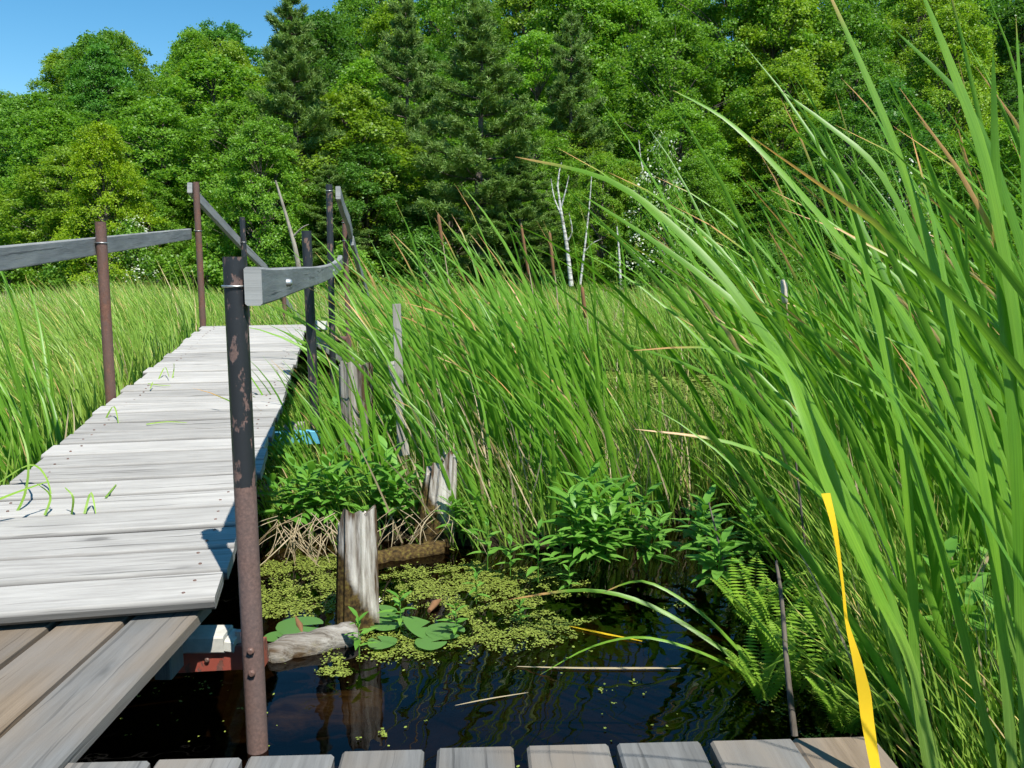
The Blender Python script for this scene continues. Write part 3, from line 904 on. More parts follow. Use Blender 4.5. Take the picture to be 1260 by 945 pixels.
hero_plant('tall cattail with a blade reaching out toward the forest, tip reddish', [
    ([(1290, 1000, 1.85), (1240, 760, 1.9), (1190, 560, 1.95), (1120, 400, 2.0), (1030, 290, 2.05), (950, 200, 2.1), (890, 145, 2.15), (828, 111, 2.2)], .027),
    ([(1300, 1000, 1.9), (1260, 740, 1.9), (1215, 520, 1.95), (1150, 350, 2.0), (1085, 215, 2.05), (1020, 155, 2.1), (958, 110, 2.15)], .024),
    ([(1295, 1000, 1.9), (1262, 700, 1.95), (1220, 450, 2.0), (1160, 290, 2.05), (1105, 195, 2.1), (1075, 140, 2.12), (1034, 95, 2.15)], .022)])
hero_plant('tallest cattail with blades leaving the top of the picture', [
    ([(1300, 1000, 1.55), (1250, 750, 1.55), (1200, 520, 1.58), (1150, 330, 1.6), (1105, 190, 1.62), (1060, 80, 1.65), (1010, -30, 1.68)], .026),
    ([(1320, 1000, 1.5), (1290, 700, 1.5), (1255, 430, 1.5), (1215, 210, 1.52), (1170, 80, 1.55), (1130, -20, 1.57)], .03),
    ([(1330, 1000, 1.6), (1310, 700, 1.6), (1285, 430, 1.6), (1240, 250, 1.62), (1190, 130, 1.65), (1100, 36, 1.7)], .024)])
hero_plant('cattail with broad dark blades standing nearest the end of the landing', [
    ([(1250, 1000, 1.5), (1235, 800, 1.5), (1215, 620, 1.5), (1180, 440, 1.52), (1150, 280, 1.55), (1120, 160, 1.58)], .03),
    ([(1262, 1000, 1.5), (1256, 780, 1.5), (1250, 560, 1.5), (1235, 380, 1.52), (1225, 200, 1.55), (1222, 60, 1.56)], .03),
    ([(1240, 1000, 1.55), (1190, 800, 1.55), (1150, 650, 1.55), (1110, 520, 1.56), (1060, 420, 1.6), (985, 330, 1.65)], .027),
    ([(1272, 1000, 1.55), (1270, 760, 1.5), (1268, 500, 1.5), (1262, 250, 1.5), (1250, 20, 1.5)], .028)])
hero_plant('cattail whose low blades stretch level across the pond', [
    ([(1150, 960, 2.6), (1110, 800, 2.6), (1060, 680, 2.6), (990, 590, 2.6), (900, 545, 2.6), (780, 528, 2.6)], .026),
    ([(1140, 960, 2.7), (1090, 780, 2.7), (1030, 640, 2.7), (960, 540, 2.7), (880, 465, 2.7), (735, 412, 2.7)], .026),
    ([(1160, 960, 2.5), (1120, 760, 2.5), (1060, 600, 2.5), (980, 480, 2.5), (890, 430, 2.5), (770, 432, 2.5)], .024)])
hero_plant('cattail with bent blades trailing over the open water', [
    ([(950, 850, 2.75), (890, 800, 2.8), (800, 745, 2.9), (720, 726, 2.95), (625, 738, 3.0)], .022),
    ([(960, 860, 2.7), (900, 790, 2.7), (850, 745, 2.75), (790, 715, 2.8), (740, 730, 2.85)], .016),
    ([(955, 860, 2.6), (890, 815, 2.55), (800, 785, 2.55), (730, 795, 2.6), (665, 830, 2.6)], .012)])
def fan(label, bx, by, Y, tips, W):
    hero_plant(label, [([(bx + k * 3, by, Y), (bx + k * 3 + (tx - bx) * .25, by + (ty - by) * .4, Y), (bx + (tx - bx) * .6, by + (ty - by) * .78, Y), (tx, ty, Y)], W) for k, (tx, ty) in enumerate(tips)])
fan('bright upright fan of broad blades behind the short weathered pile', 462, 655, 4.3, [(438, 476), (460, 490), (478, 512), (415, 520), (500, 540), (448, 455), (425, 560), (482, 560)], .034)
fan('bright blades rising beside the boardwalk edge in front of the blue bracket', 392, 640, 4.6, [(362, 545), (378, 560), (350, 580), (402, 556), (420, 570), (340, 600)], .022)
fan('yellow green fan of upright blades at the pond corner of the clump', 812, 672, 4.35, [(792, 500), (806, 530), (822, 520), (834, 560), (788, 560), (800, 575)], .024)
# brown leaning seed spikes in the middle clump + fluffy head
def spike(label, base, top, head, fluff=False, rh=.011):
    base = np.asarray(base); top = np.asarray(top)
    t = thing('cattail_stalk', label, 'cattail stalk', tuple(base))
    mb = MB(); m_ = base + (top - base) * .5 + np.array([.01, 0, 0])
    tube(mb, [base, m_, top], [.005, .004, .0025], 7); mb.build('stem', M['dry'], t)
    mb = MB(); a, b_ = head
    d = top - base; pts = [base + d * (a + (b_ - a) * q) for q in (0, .04, .35, .7, .96, 1)]
    tube(mb, pts, [r * rh for r in (.4, .9, 1.05, 1, .9, .3)], 10, True, 0, .2 if fluff else .03)
    mb.build('seed_head', M['fluff'] if fluff else M['brownhead'], t)
spike('dry cattail stalk with a pale fluffy bursting seed head', PY(976, 500, 3.6), PY(964, 341, 3.6), (.80, .985), True, .0135)
spike('cattail stalk with slim tan head above the middle clump, under the big pine', PY(560, 420, 5.6), PY(539, 262, 5.6), (.75, .99), False, .011)
spike('cattail stalk with bent brown head left of the dead birch', PY(664, 430, 5.4), PY(641, 275, 5.4), (.6, .99), False, .009)
spike('upright brown cattail head beside the dead birch trunk', PY(690, 430, 5.2), PY(676, 284, 5.2), (.62, .99), False, .010)
spike('rusty brown cattail head low before the pond reeds', PY(725, 430, 5.4), PY(716, 352, 5.4), (.5, .99), False, .012)

# yellow strip
pts = [PY(1016, 607, 1.545), PY(1027, 650, 1.53), PY(1037, 720, 1.525), PY(1042, 765, 1.52), PY(1054, 810, 1.51), PY(1063, 850, 1.50), PY(1068, 890, 1.49), PY(1080, 960, 1.47)]
wd = [.020, .019, .010, .008, .017, .024, .026, .027]
pp = smooth(pts, 4); V = []; n = len(pp)
for i, p in enumerate(pp):
    w = np.interp(i / (n - 1) * 7, range(8), wd)
    yaw = .25 + .5 * math.sin(i * .25)
    s = np.array([math.cos(yaw), math.sin(yaw), 0]); 
    V += [p - s * w / 2, p + s * w / 2]
F = [[2 * i, 2 * i + 1, 2 * i + 3, 2 * i + 2] for i in range(n - 1)]
tag(obj('yellow_strip', np_mesh('yellow_strip', V, np.array(F), M['ribbon'], None, True)), 'bright yellow ribbon-like strip hanging down beside a broad green blade', 'strip')

# dead brown stalks in the right stand
def dead_stalk(label, pts, r):
    mb = MB(); P = smooth([PY(*p) for p in pts], 4); n = len(P)
    tube(mb, P, [r * (1 - .6 * i / n) for i in range(n)], 7, True, 0, .15)
    return tag(mb.build('dead_stalk', M['bark']), label, 'dead stalk')
dead_stalk('brown withered stalk rising beside the last planks', [(978, 905, 2.15), (968, 820, 2.2), (962, 740, 2.25), (955, 690, 2.3)], .010)
dead_stalk('thin bleached stalk leaning at the edge of the pond', [(900, 730, 3.2), (885, 670, 3.25), (872, 618, 3.3)], .006)
dead_stalk('grey withered stalk below the fluffy seed head', [(1000, 760, 3.0), (985, 620, 3.0), (972, 500, 3.0)], .006)

# ---- marsh reeds, one mass of blades
def reed_field(n, region, hfun, wfun, name, label, K=4, bend=(.3, 1.1), mat='reed', lean=-.22):
    X, Y = region(n)
    ok = (bank(X, Y) > .6)
    X, Y = X[ok], Y[ok]
    n = len(X)
    Z = ground_h(X, Y) - .03
    D = np.stack([rng.normal(lean, .27, n), rng.normal(0, .24, n), np.ones(n)], 1)
    V, F, uv = blade_set(np.stack([X, Y, Z], 1), D, hfun(X, Y) * rng.uniform(.5, 1.2, n), wfun(X, Y) * rng.uniform(.7, 1.3, n), rng.uniform(*bend, n), K, rng.uniform(-1.2, 1.2, n), 1)
    o = obj(name, np_mesh(name, V, F, M[mat], uv, True, blade_set.vein))
    return tag(o, label, kind='stuff')

def edge_x(Y): return NR[0] + (Y - NR[1]) * AXD[0] / AXD[1]
def reg_far(n):
    Y = 9.8 + (26 - 9.8) * rng.random(n) ** 1.25
    X = (rng.random(n) * 2 - 1) * (Y * .72 + 2.5)
    return X, Y
reed_field(85000, reg_far, lambda X, Y: np.interp(Y, [9, 14, 26], [.95, .85, .62]) * (1 + .35 * wob(X, Y, .8) + .2 * wob(X, Y, 2.9)), lambda X, Y: np.interp(Y, [9, 26], [.013, .024]), 'far_reeds', 'light green marsh reeds spreading to the forest edge')
reed_field(3600, reg_far, lambda X, Y: np.interp(Y, [9, 26], [1.12, .85]), lambda X, Y: np.interp(Y, [9, 26], [.020, .03]), 'coarse_marsh_reeds', 'taller coarse green reeds scattered through the far marsh', 4, (.2, 1.3), 'cattail', -.3)
reed_field(3800, reg_far, lambda X, Y: np.interp(Y, [9, 26], [.95, .72]), lambda X, Y: np.interp(Y, [9, 26], [.010, .018]), 'dry_marsh_reeds', 'pale dry reed stems scattered through the far marsh', 4, (0, .6), 'dry', -.12)
def reg_left(n):
    Y = 2.6 + 8.4 * rng.random(n) ** .9
    X = edge_x(Y) - BW - .12 - (rng.random(n) ** 1.3) * (Y * .6)
    return X, Y
reed_field(24000, reg_left, lambda X, Y: np.interp(Y, [2, 5, 11], [.62, .74, .95]) * (1 + .3 * wob(X, Y, 1.4) + .15 * wob(X, Y, 4)), lambda X, Y: np.interp(Y, [2, 11], [.011, .015]), 'left_reeds', 'light green reeds growing along the outer boardwalk edge', 5)
def reg_mid(n):
    X = rng.uniform(-1.9, 1.35, n); Y = rng.uniform(3.85, 10, n)
    return X, Y
reed_field(17000, reg_mid, lambda X, Y: np.interp(Y, [4, 5, 9], [.45, .58, .75]) * np.interp(X, [-1.2, -.5, .0], [.55, .6, 1]), lambda X, Y: Y * 0 + .007, 'bank_grass', 'fine marsh grass on the bank behind the pool', 5)
def reg_right(n):
    k = n // 3
    Y = rng.uniform(1.3, 6, n); X = rng.uniform(.75, 5, n)
    X[:k] = .85 + .12 * (Y[:k] - 2) + rng.random(k) ** 1.5 * .55
    return X, Y
reed_field(19000, reg_right, lambda X, Y: np.interp(Y, [1, 6], [.42, .85]), lambda X, Y: Y * 0 + .008, 'bank_grass', 'fine grass between the cattails beside the landing', 5, (.1, 1.0), 'reed', -.08)

def dead_mix(n):
    k = n // 3
    X = np.concatenate([rng.uniform(-.6, 1.2, k), rng.uniform(.95, 4, k), rng.uniform(-6, -2.2, k)])
    Y = np.concatenate([rng.uniform(4.0, 6.3, k), rng.uniform(1.9, 5.5, k), rng.uniform(3.5, 11, k)])
    ok = (X > -1) | (X < edge_x(Y) - BW - .15)
    return X[ok], Y[ok]
reed_field(1500, dead_mix, lambda X, Y: Y * 0 + .72, lambda X, Y: Y * 0 + .009, 'dead_reeds', 'dry tan reed stems standing among the green ones', 5, (.1, .7), 'dry', -.08)

# ---- dry stems tangle
def tangle(label, px0, px1, py, Y, n, seed, length=(.2, .42)):
    g = np.random.default_rng(seed); V = []; F = []; mb = MB(); random.seed(seed)
    base = G((px0 + px1) / 2, py, .03)
    for i in range(n):
        px = g.uniform(px0, px1)
        p = PY(px, py - 60 - g.uniform(0, 30), Y + g.uniform(-.1, .1))
        L = g.uniform(*length); a = g.uniform(-1.1, 1.1)
        q = p + np.array([math.sin(a) * L, g.uniform(-.15, .02), -L * .75])
        m_ = (p + q) / 2 + np.array([g.uniform(-.05, .05), -.04, .04])
        tube(mb, smooth([p, m_, q], 4), g.uniform(.0012, .0028), 5)
    return tag(mb.build('dry_stems', M['dry']), label, 'dry stems')
tangle('tangle of pale dry stems hanging over the low beam', 340, 415, 720, 3.88, 52, 3, (.12, .36))
tangle('loose fan of pale dry stems between the two nearest piles', 478, 565, 710, 4.05, 44, 4, (.14, .4))
random.seed(31)

# ---- broad-leaved weeds
def weed_mesh(seed, H=.35, n=16, LL=.14):
    g = np.random.default_rng(seed); V = []; F = []; b = 0
    mbs = []
    stems = [(0, 0, 1)] if n < 14 else [(-.25, .1, 1), (.25, -.1, 1), (0, .1, 1)]
    for st in stems:
        st = np.array(st, float); st /= np.linalg.norm(st)
        h = H * g.uniform(.75, 1.05)
        # stem as thin strip pair
        for s in (np.array([.0025, 0, 0]), np.array([0, .0025, 0])):
            V += [-s, s, st * h + s * .6, st * h - s * .6]; F.append([b, b + 1, b + 2, b + 3]); b += 4
        for i in range(n):
            t = .25 + .75 * (i + .5) / n
            az = i * 2.4 + g.uniform(-.3, .3)
            el = .25 + .75 * t ** 3
            d = np.array([math.cos(az) * math.cos(el), math.sin(az) * math.cos(el), math.sin(el)])
            L = LL * (1.1 - .35 * t) * g.uniform(.75, 1.2)
            s = np.cross(d, [0, 0, 1]); s /= np.linalg.norm(s)
            o = st * h * t
            w = L * .14
            cs = []
            for tt, ww in ((0, .25), (.3, 1), (.6, .85), (.85, .4), (1, .04)):
                c = o + d * L * tt + np.array([0, 0, -.28 * L * tt * tt])
                cs.append((c - s * w * ww + [0, 0, w * .25 * ww], c, c + s * w * ww + [0, 0, w * .25 * ww]))
            for c in cs: V += list(c)
            for k in range(4):
                F.append([b + k * 3, b + k * 3 + 1, b + k * 3 + 4, b + k * 3 + 3]); F.append([b + k * 3 + 1, b + k * 3 + 2, b + k * 3 + 5, b + k * 3 + 4])
            b += 15
    return np_mesh('leafy_weed', np.array(V), np.array(F), M['weed'], None, True)
WEED = [weed_mesh(i, .34, 16, .15) for i in range(4)] + [weed_mesh(10 + i, .22, 10, .10) for i in range(3)]
wl = [  # px, py of the base, height, label
    (385, 652, 0, 1.0, 'leafy weed in front of the horizontal old beam, behind the dry stems'),
    (360, 660, 1, .9, 'leafy weed nearest the boardwalk edge by the dry stems'),
    (415, 650, 2, 1.0, 'leafy weed rising right behind the short weathered pile'),
    (470, 648, 3, 1.1, 'bushy leafy weed between the short pile and the broken pile'),
    (505, 655, 0, .9, 'leafy weed at the foot of the broken leaning pile'),
    (570, 665, 1, .7, 'low leafy weed just right of the broken pile'),
    (712, 690, 2, 1.15, 'broad leaved weed with large bright leaves at the edge of the middle clump'),
    (745, 692, 0, 1.0, 'leafy weed beside the large bright one at the pool edge'),
    (775, 690, 3, .9, 'leafy weed with dark lower leaves at the pond side of the clump'),
    (662, 714, 4, .95, 'small leafy weed standing alone at the pool edge before the clump'),
    (700, 722, 5, .6, 'tiny leafy weed at the rim of the duckweed below the bright weed'),
    (815, 690, 6, 1.0, 'low leafy weed at the pond corner of the clump'),
    (845, 688, 4, 1.0, 'last low weed toward the open pond'),
    (493, 768, 5, .75, 'small upright weed growing through the lily pads'),
    (561, 778, 6, .65, 'small weed sprouting from the duckweed right of the lily pads'),
    (586, 735, 4, .55, 'small weed at the middle of the duckweed mat'),
    (640, 760, 5, .45, 'small weed at the dark edge of the duckweed mat'),
    (442, 800, 6, .75, 'leafy sprig growing on the end of the floating log'),
    (420, 560, 1, 1.1, 'leafy weed behind the black post by the blue bracket'),
    (470, 580, 2, 1.1, 'leafy weed right of the thick grey pile'),
    (350, 600, 3, .8, 'leafy weed just under the boardwalk edge'),
    (540, 600, 0, .9, 'leafy weed behind the broken pile'),
    (1185, 900, 1, 1.3, 'leafy weed in the shade under the tall cattails'),
    (1215, 830, 2, 1.2, 'second leafy weed deeper under the tall cattails'),
    (600, 700, 4, .9, 'leafy sprig at the waterline left of the lone small weed'),
    (628, 706, 5, .8, 'second leafy sprig at the waterline beside the lone small weed'),
    (690, 702, 6, .9, 'leafy sprig at the waterline under the bright broad weed'),
    (730, 706, 1, .85, 'pale leafy weed leaning over the water below the middle clump'),
    (795, 702, 2, .8, 'leafy weed at the waterline below the upright yellow green fan'),
    (860, 700, 3, .9, 'bright leafy weed where pool and pond meet'),
    (885, 690, 6, 1.1, 'outermost sprig where pool and pond meet'),
    (930, 700, 3, .8, 'leafy weed at the front foot of the right stand'),
    (880, 740, 0, .85, 'broad leaved weed hanging over the open water'),
]
for px, py, k, s, lab in wl:
    p = G(px, py, .03)
    o = bpy.data.objects.new('leafy_weed', WEED[k]); COL.objects.link(o)
    o.location = (p[0], p[1], .0 if s < .8 else .02); o.scale = (s * 1.2, s * 1.2, s * 1.15); o.rotation_euler = (0, 0, random.uniform(0, 6))
    tag(o, lab, 'weed')
# ferns in the right stand
def fern_mesh(seed):
    g = np.random.default_rng(seed); V = []; F = []; b = 0
    for f in range(9):
        az = f * .7 + g.uniform(-.3, .3); L = g.uniform(.3, .5); out_ = g.uniform(.25, .6)
        for i in range(22):
            t = (i + 2) / 23
            c = np.array([math.cos(az) * out_ * L * t, math.sin(az) * out_ * L * t, L * (t - .35 * t * t)])
            dd = np.array([math.cos(az), math.sin(az), .3]); s = np.cross(dd, [0, 0, 1]); s /= np.linalg.norm(s)
            w = .075 * math.sin(math.pi * min(1, t * .9 + .12)) + .004
            for sg in (-1, 1):
                e = c + s * sg * w + dd * .012 + np.array([0, 0, -.008])
                V += [c - dd * .006, (c + e) / 2 + dd * .009, e, (c + e) / 2 - dd * .008]; F.append([b, b + 1, b + 2, b + 3]); b += 4
    return np_mesh('fern', np.array(V), np.array(F), M['fern'])
FERN = [fern_mesh(i) for i in range(3)]
fl = [(950, 800, 'yellow green fern at the water edge of the right stand'), (985, 850, 'yellow green fern beside the withered brown stalk'), (925, 770, 'small fern reaching over the pool from the right stand'),
      (1010, 780, 'fern deeper in the stand behind the yellow strip'), (940, 860, 'low fern nearest the planks of the landing'), (1040, 900, 'fern just beyond the last plank')]
for i, (px, py, lab) in enumerate(fl):
    p = G(px, py, .03); o = bpy.data.objects.new('fern', FERN[i % 3]); COL.objects.link(o)
    o.location = (p[0], p[1], .02); o.rotation_euler = (0, 0, i * 1.3); fs_ = random.uniform(.68, .85); o.scale = (fs_, fs_, fs_ * random.uniform(.9, 1.15)); tag(o, lab, 'fern')

# ---- grass wisps on the boardwalk
def wisp(label, pts_list, w=.009):
    for k, pts in enumerate(pts_list):
        V = []; F = []; U = []; Q = []
        P = smooth(pts, 4); n = len(P)
        for i, p in enumerate(P):
            d = P[min(i + 1, n - 1)] - P[max(i - 1, 0)]; s = np.cross(d, [.2, -.5, .7]); s /= max(np.linalg.norm(s), 1e-6)
            ww = w * (1 - (i / n) ** 2 * .8); V += [p - s * ww / 2, p + s * ww / 2]; U += [(.3, .5 + .2 * i / n)] * 2; Q += [(k, i / n), (k + .5, i / n)]
        F = [[2 * i, 2 * i + 1, 2 * i + 3, 2 * i + 2] for i in range(n - 1)]
        tag(obj('grass_sprig', np_mesh('grass_sprig', np.array(V), np.array(F), M['reed'], U, True, Q)), label, 'grass sprig', label.split(',')[0] + ' group' if len(pts_list) > 1 else None)
def deckpt(px, py, up=0.0):
    d = ray(px, py); n = UPW; t = np.dot(NR + n * up - np.array([0, 0, CAMH]), n) / np.dot(d, n)
    return np.array([0, 0, CAMH]) + d * t
wisp('green grass sprig sprouting between the planks near the wide end', [[deckpt(88, 633), deckpt(90, 612, .07), deckpt(80, 600, .1)], [deckpt(104, 632), deckpt(112, 606, .06), deckpt(118, 632, .0)], [deckpt(55, 634), deckpt(62, 610, .06), deckpt(45, 595, .12)], [deckpt(130, 612, .004), deckpt(143, 596, .004)]])
wisp('small grass sprig bending over the boardwalk just past the outer rusty post', [[deckpt(195, 467), deckpt(203, 452, .06), deckpt(208, 464, .03)], [deckpt(212, 466), deckpt(214, 455, .05), deckpt(214, 447, .1)], [deckpt(182, 472, .01), deckpt(198, 474, .01), deckpt(210, 474, .01)], [deckpt(185, 478, .01), deckpt(188, 470, .04)]], .008)
wisp('single flat blade lying on the middle of the boardwalk', [[deckpt(180, 522, .005), deckpt(205, 519, .008), deckpt(230, 520, .005)]], .008)
wisp('reed blade leaning in over the wide end of the boardwalk, tip up', [[PY(8, 650, 2.9), PY(30, 610, 2.95), PY(34, 560, 3.0), PY(15, 505, 3.1)]], .010)
wisp('reed blade arching over the boardwalk edge with its tip on the planks', [[PY(-10, 600, 3.2), PY(36, 572, 3.2), PY(58, 590, 3.15), PY(66, 632, 3.05)]], .009)
wisp('yellowish reed blade lying flat across the outer boardwalk edge', [[PY(-20, 622, 2.75), PY(20, 606, 2.8), PY(60, 592, 2.9)]], .011)
wisp('blade bent over the boardwalk edge beside the left post', [[PY(118, 545, 4.3), PY(128, 520, 4.3), PY(140, 500, 4.3), PY(146, 522, 4.2)]], .012)

# ---- floating plants
def pad_mesh(seed):
    g = random.Random(seed); n = 30; V = [(0, 0, 0)]; F = []
    for i in range(n + 1):
        a = .2 + (2 * math.pi - .4) * i / n
        r = 1 + .04 * math.sin(a * 3 + seed) + .02 * g.uniform(-1, 1)
        V.append((r * math.cos(a), r * math.sin(a), .03 * math.sin(a * 2 + seed)))
    for i in range(n): F.append([0, i + 1, i + 2])
    return np_mesh('lily_pad', np.array(V), np.array(F), M['lily'], None, True)
PADS = [pad_mesh(i) for i in range(3)]
pl = [(368, 770, .088, 0, 'lily pad left of the short pile with a brown stalk across it'), (476, 765, .075, 1, 'lily pad touching the right side of the short pile'), (470, 752, .06, 2, 'small lily pad behind the pad beside the pile'),
      (547, 776, .075, 0, 'half hidden lily pad right of the raised round leaf'), (470, 790, .055, 1, 'small dark lily pad at the foot of the leafy sprig'), (340, 783, .045, 2, 'small lily pad beside the near post'),
      (530, 790, .06, 1, 'lily pad in front of the raised round leaf')]
for px, py, r, k, lab in pl:
    p = G(px, py, .020); o = bpy.data.objects.new('lily_pad', PADS[k]); COL.objects.link(o)
    o.location = tuple(p); o.scale = (r, r, r * .6); o.rotation_euler = (0, 0, px * .7); tag(o, lab, 'lily pad', 'lily pads around the short pile')
p = G(518, 772, .03); o = bpy.data.objects.new('lily_pad', PADS[2]); COL.objects.link(o); o.location = tuple(p); o.scale = (.072, .072, .05); o.rotation_euler = (R(22), R(12), 1.0)
tag(o, 'raised round lily leaf with a bright shiny surface', 'lily pad', 'lily pads around the short pile')
def curl(label, a, b_, w):
    a = np.asarray(a); b_ = np.asarray(b_); mb = MB()
    tube(mb, [a, a + (b_ - a) * .5 + np.array([0, 0, .008]), b_], [w * .5, w, w * .3], 8, True, 0, .1)
    return tag(mb.build('withered_leaf', M['brownhead']), label, 'withered leaf')
curl('curled brown leaf standing on the duckweed behind the raised lily leaf', G(528, 752, .01), G(542, 738, .01), .016)
curl('brown stalk lying across the lily pad', G(364, 760, .012), G(373, 783, .012), .012)
mb = MB(); c0 = G(461, 744, .015)
for k in range(7):
    a = k * .9; d = np.array([math.cos(a), math.sin(a), 0]); s = np.array([-d[1], d[0], 0])
    mb.add([c0, c0 + d * .018 + s * .007 + [0, 0, .012], c0 + d * .034 + [0, 0, .02], c0 + d * .018 - s * .007 + [0, 0, .012]], [[0, 1, 2, 3]])
tag(mb.build('water_flower', M['petal']), 'small white flower beside the short pile', 'flower')
# fallen reed leaves on the water
def floater(label, pts, w, mat='dry'):
    P = smooth([G(x, y, .006) for x, y in pts], 5); V = []; n = len(P)
    for i, q in enumerate(P):
        d = P[min(i + 1, n - 1)] - P[max(i - 1, 0)]; s = np.cross(d, [0, 0, 1]); s /= np.linalg.norm(s)
        ww = w * math.sin(math.pi * (.08 + .88 * i / n)); V += [q - s * ww / 2, q + s * ww / 2]
    tag(obj('dead_reed_leaf', np_mesh('dead_reed_leaf', np.array(V), np.array([[2 * i, 2 * i + 1, 2 * i + 3, 2 * i + 2] for i in range(n - 1)]), M[mat], None, True)), label, 'fallen blade')
floater('tan dead blade floating level on the dark water', [(636, 820), (720, 822), (800, 822), (838, 822)], .014)
floater('yellow blade floating at the pond side of the duckweed', [(700, 770), (745, 780), (790, 789)], .016, 'ribbon')
floater('thin dead blade floating near the duckweed edge', [(560, 868), (600, 860), (650, 852)], .007)

# duckweed
def duck(name, n, xs_, ys_, dens, seed, smin, smax, label):
    g = np.random.default_rng(seed)
    X = g.uniform(*xs_, n); Y = g.uniform(*ys_, n)
    ok = dens(X, Y) > g.random(n); X, Y = X[ok], Y[ok]; n = len(X)
    r = g.uniform(smin, smax, n); k = 6
    a = np.arange(k) * 2 * math.pi / k
    ph = g.uniform(0, 6, n); el = g.uniform(.55, 1, n); rot = g.uniform(0, 6.28, n)
    z0 = g.uniform(.003, .008, n)
    ca = np.cos(a[None] + ph[:, None]) * r[:, None]; sa = np.sin(a[None] + ph[:, None]) * r[:, None] * el[:, None]
    vx = X[:, None] + ca * np.cos(rot)[:, None] - sa * np.sin(rot)[:, None]
    vy = Y[:, None] + ca * np.sin(rot)[:, None] + sa * np.cos(rot)[:, None]
    tl = g.normal(0, .14, (n, 2))
    vz = z0[:, None] + ca * tl[:, :1] + sa * tl[:, 1:]
    V = np.stack([vx, vy, vz], -1).reshape(-1, 3)
    F = (np.arange(n)[:, None] * k + np.arange(k)[None])
    return tag(obj(name, np_mesh(name, V, F, M['duck'])), label, kind='stuff')
def blob(X, Y, cx, cy, rx, ry):
    return sstep(1.15, .6, np.sqrt(((X - cx) / rx) ** 2 + ((Y - cy) / ry) ** 2))
def near_d(X, Y):
    w = wob(X, Y, 5.0) * .5 + wob(X, Y, 11.0) * .5
    d = np.maximum.reduce([blob(X, Y, -.25, 3.45, .62, .36), blob(X, Y, -.95, 3.5, .35, .42), blob(X, Y, .08, 3.5, .36, .25), blob(X, Y, -.42, 2.98, .34, .16), blob(X, Y, -.62, 2.68, .08, .04), blob(X, Y, -.85, 2.85, .2, .06) * .6, blob(X, Y, .95, 2.5, .18, .4) * .7])
    w = w + wob(X, Y, 23.0) * .45 + wob(X * 1.3, Y * .8, 41.0) * .35
    d = np.maximum(d, blob(X, Y, -.30, 3.05, .75, .35) * .8)
    return np.clip(d * 1.5 + w * 1.25 - .95, 0, 1) * .6
duck('duckweed', 300000, (-1.5, 1.3), (2.2, 4.1), near_d, 1, .0018, .0058, 'yellow green duckweed mat on the pool')
duck('duckweed_flecks', 900, (-1.3, 1.1), (1.9, 3.6), lambda X, Y: np.clip(.15 + wob(X, Y, 3.0) * .6, 0, .6), 2, .002, .006, 'scattered duckweed flecks on the dark water')
duck('pond_algae', 60000, (-.5, 6), (5.0, 10.8), lambda X, Y: np.clip(.35 + wob(X, Y, 1.2) * .6, 0, 1) * (bank(X, Y) < .4), 3, .008, .03, 'green algae film on the pond behind the cattails')

# ------------------------------------------------------------------ forest
def leaf_cards(C, Nn, S, asp=.42, g=rng):
    n = len(C)
    Nn = Nn / np.linalg.norm(Nn, axis=1, keepdims=True)
    r = g.normal(size=(n, 3)); t = np.cross(Nn, r); t /= np.linalg.norm(t, axis=1, keepdims=True)
    b = np.cross(Nn, t)
    S = S[:, None]
    V = np.stack([C - t * S * .5, C + b * S * asp - t * S * .05, C + t * S * .55 - Nn * S * .12, C - b * S * asp - t * S * .05], 1)
    return V.reshape(-1, 3), np.arange(n * 4).reshape(n, 4)

def limb_mesh(name, limbs, mat):
    mb = MB()
    for pts, rads, seg in limbs: tube(mb, pts, rads, seg, False)
    return mb.mesh(name, mat)

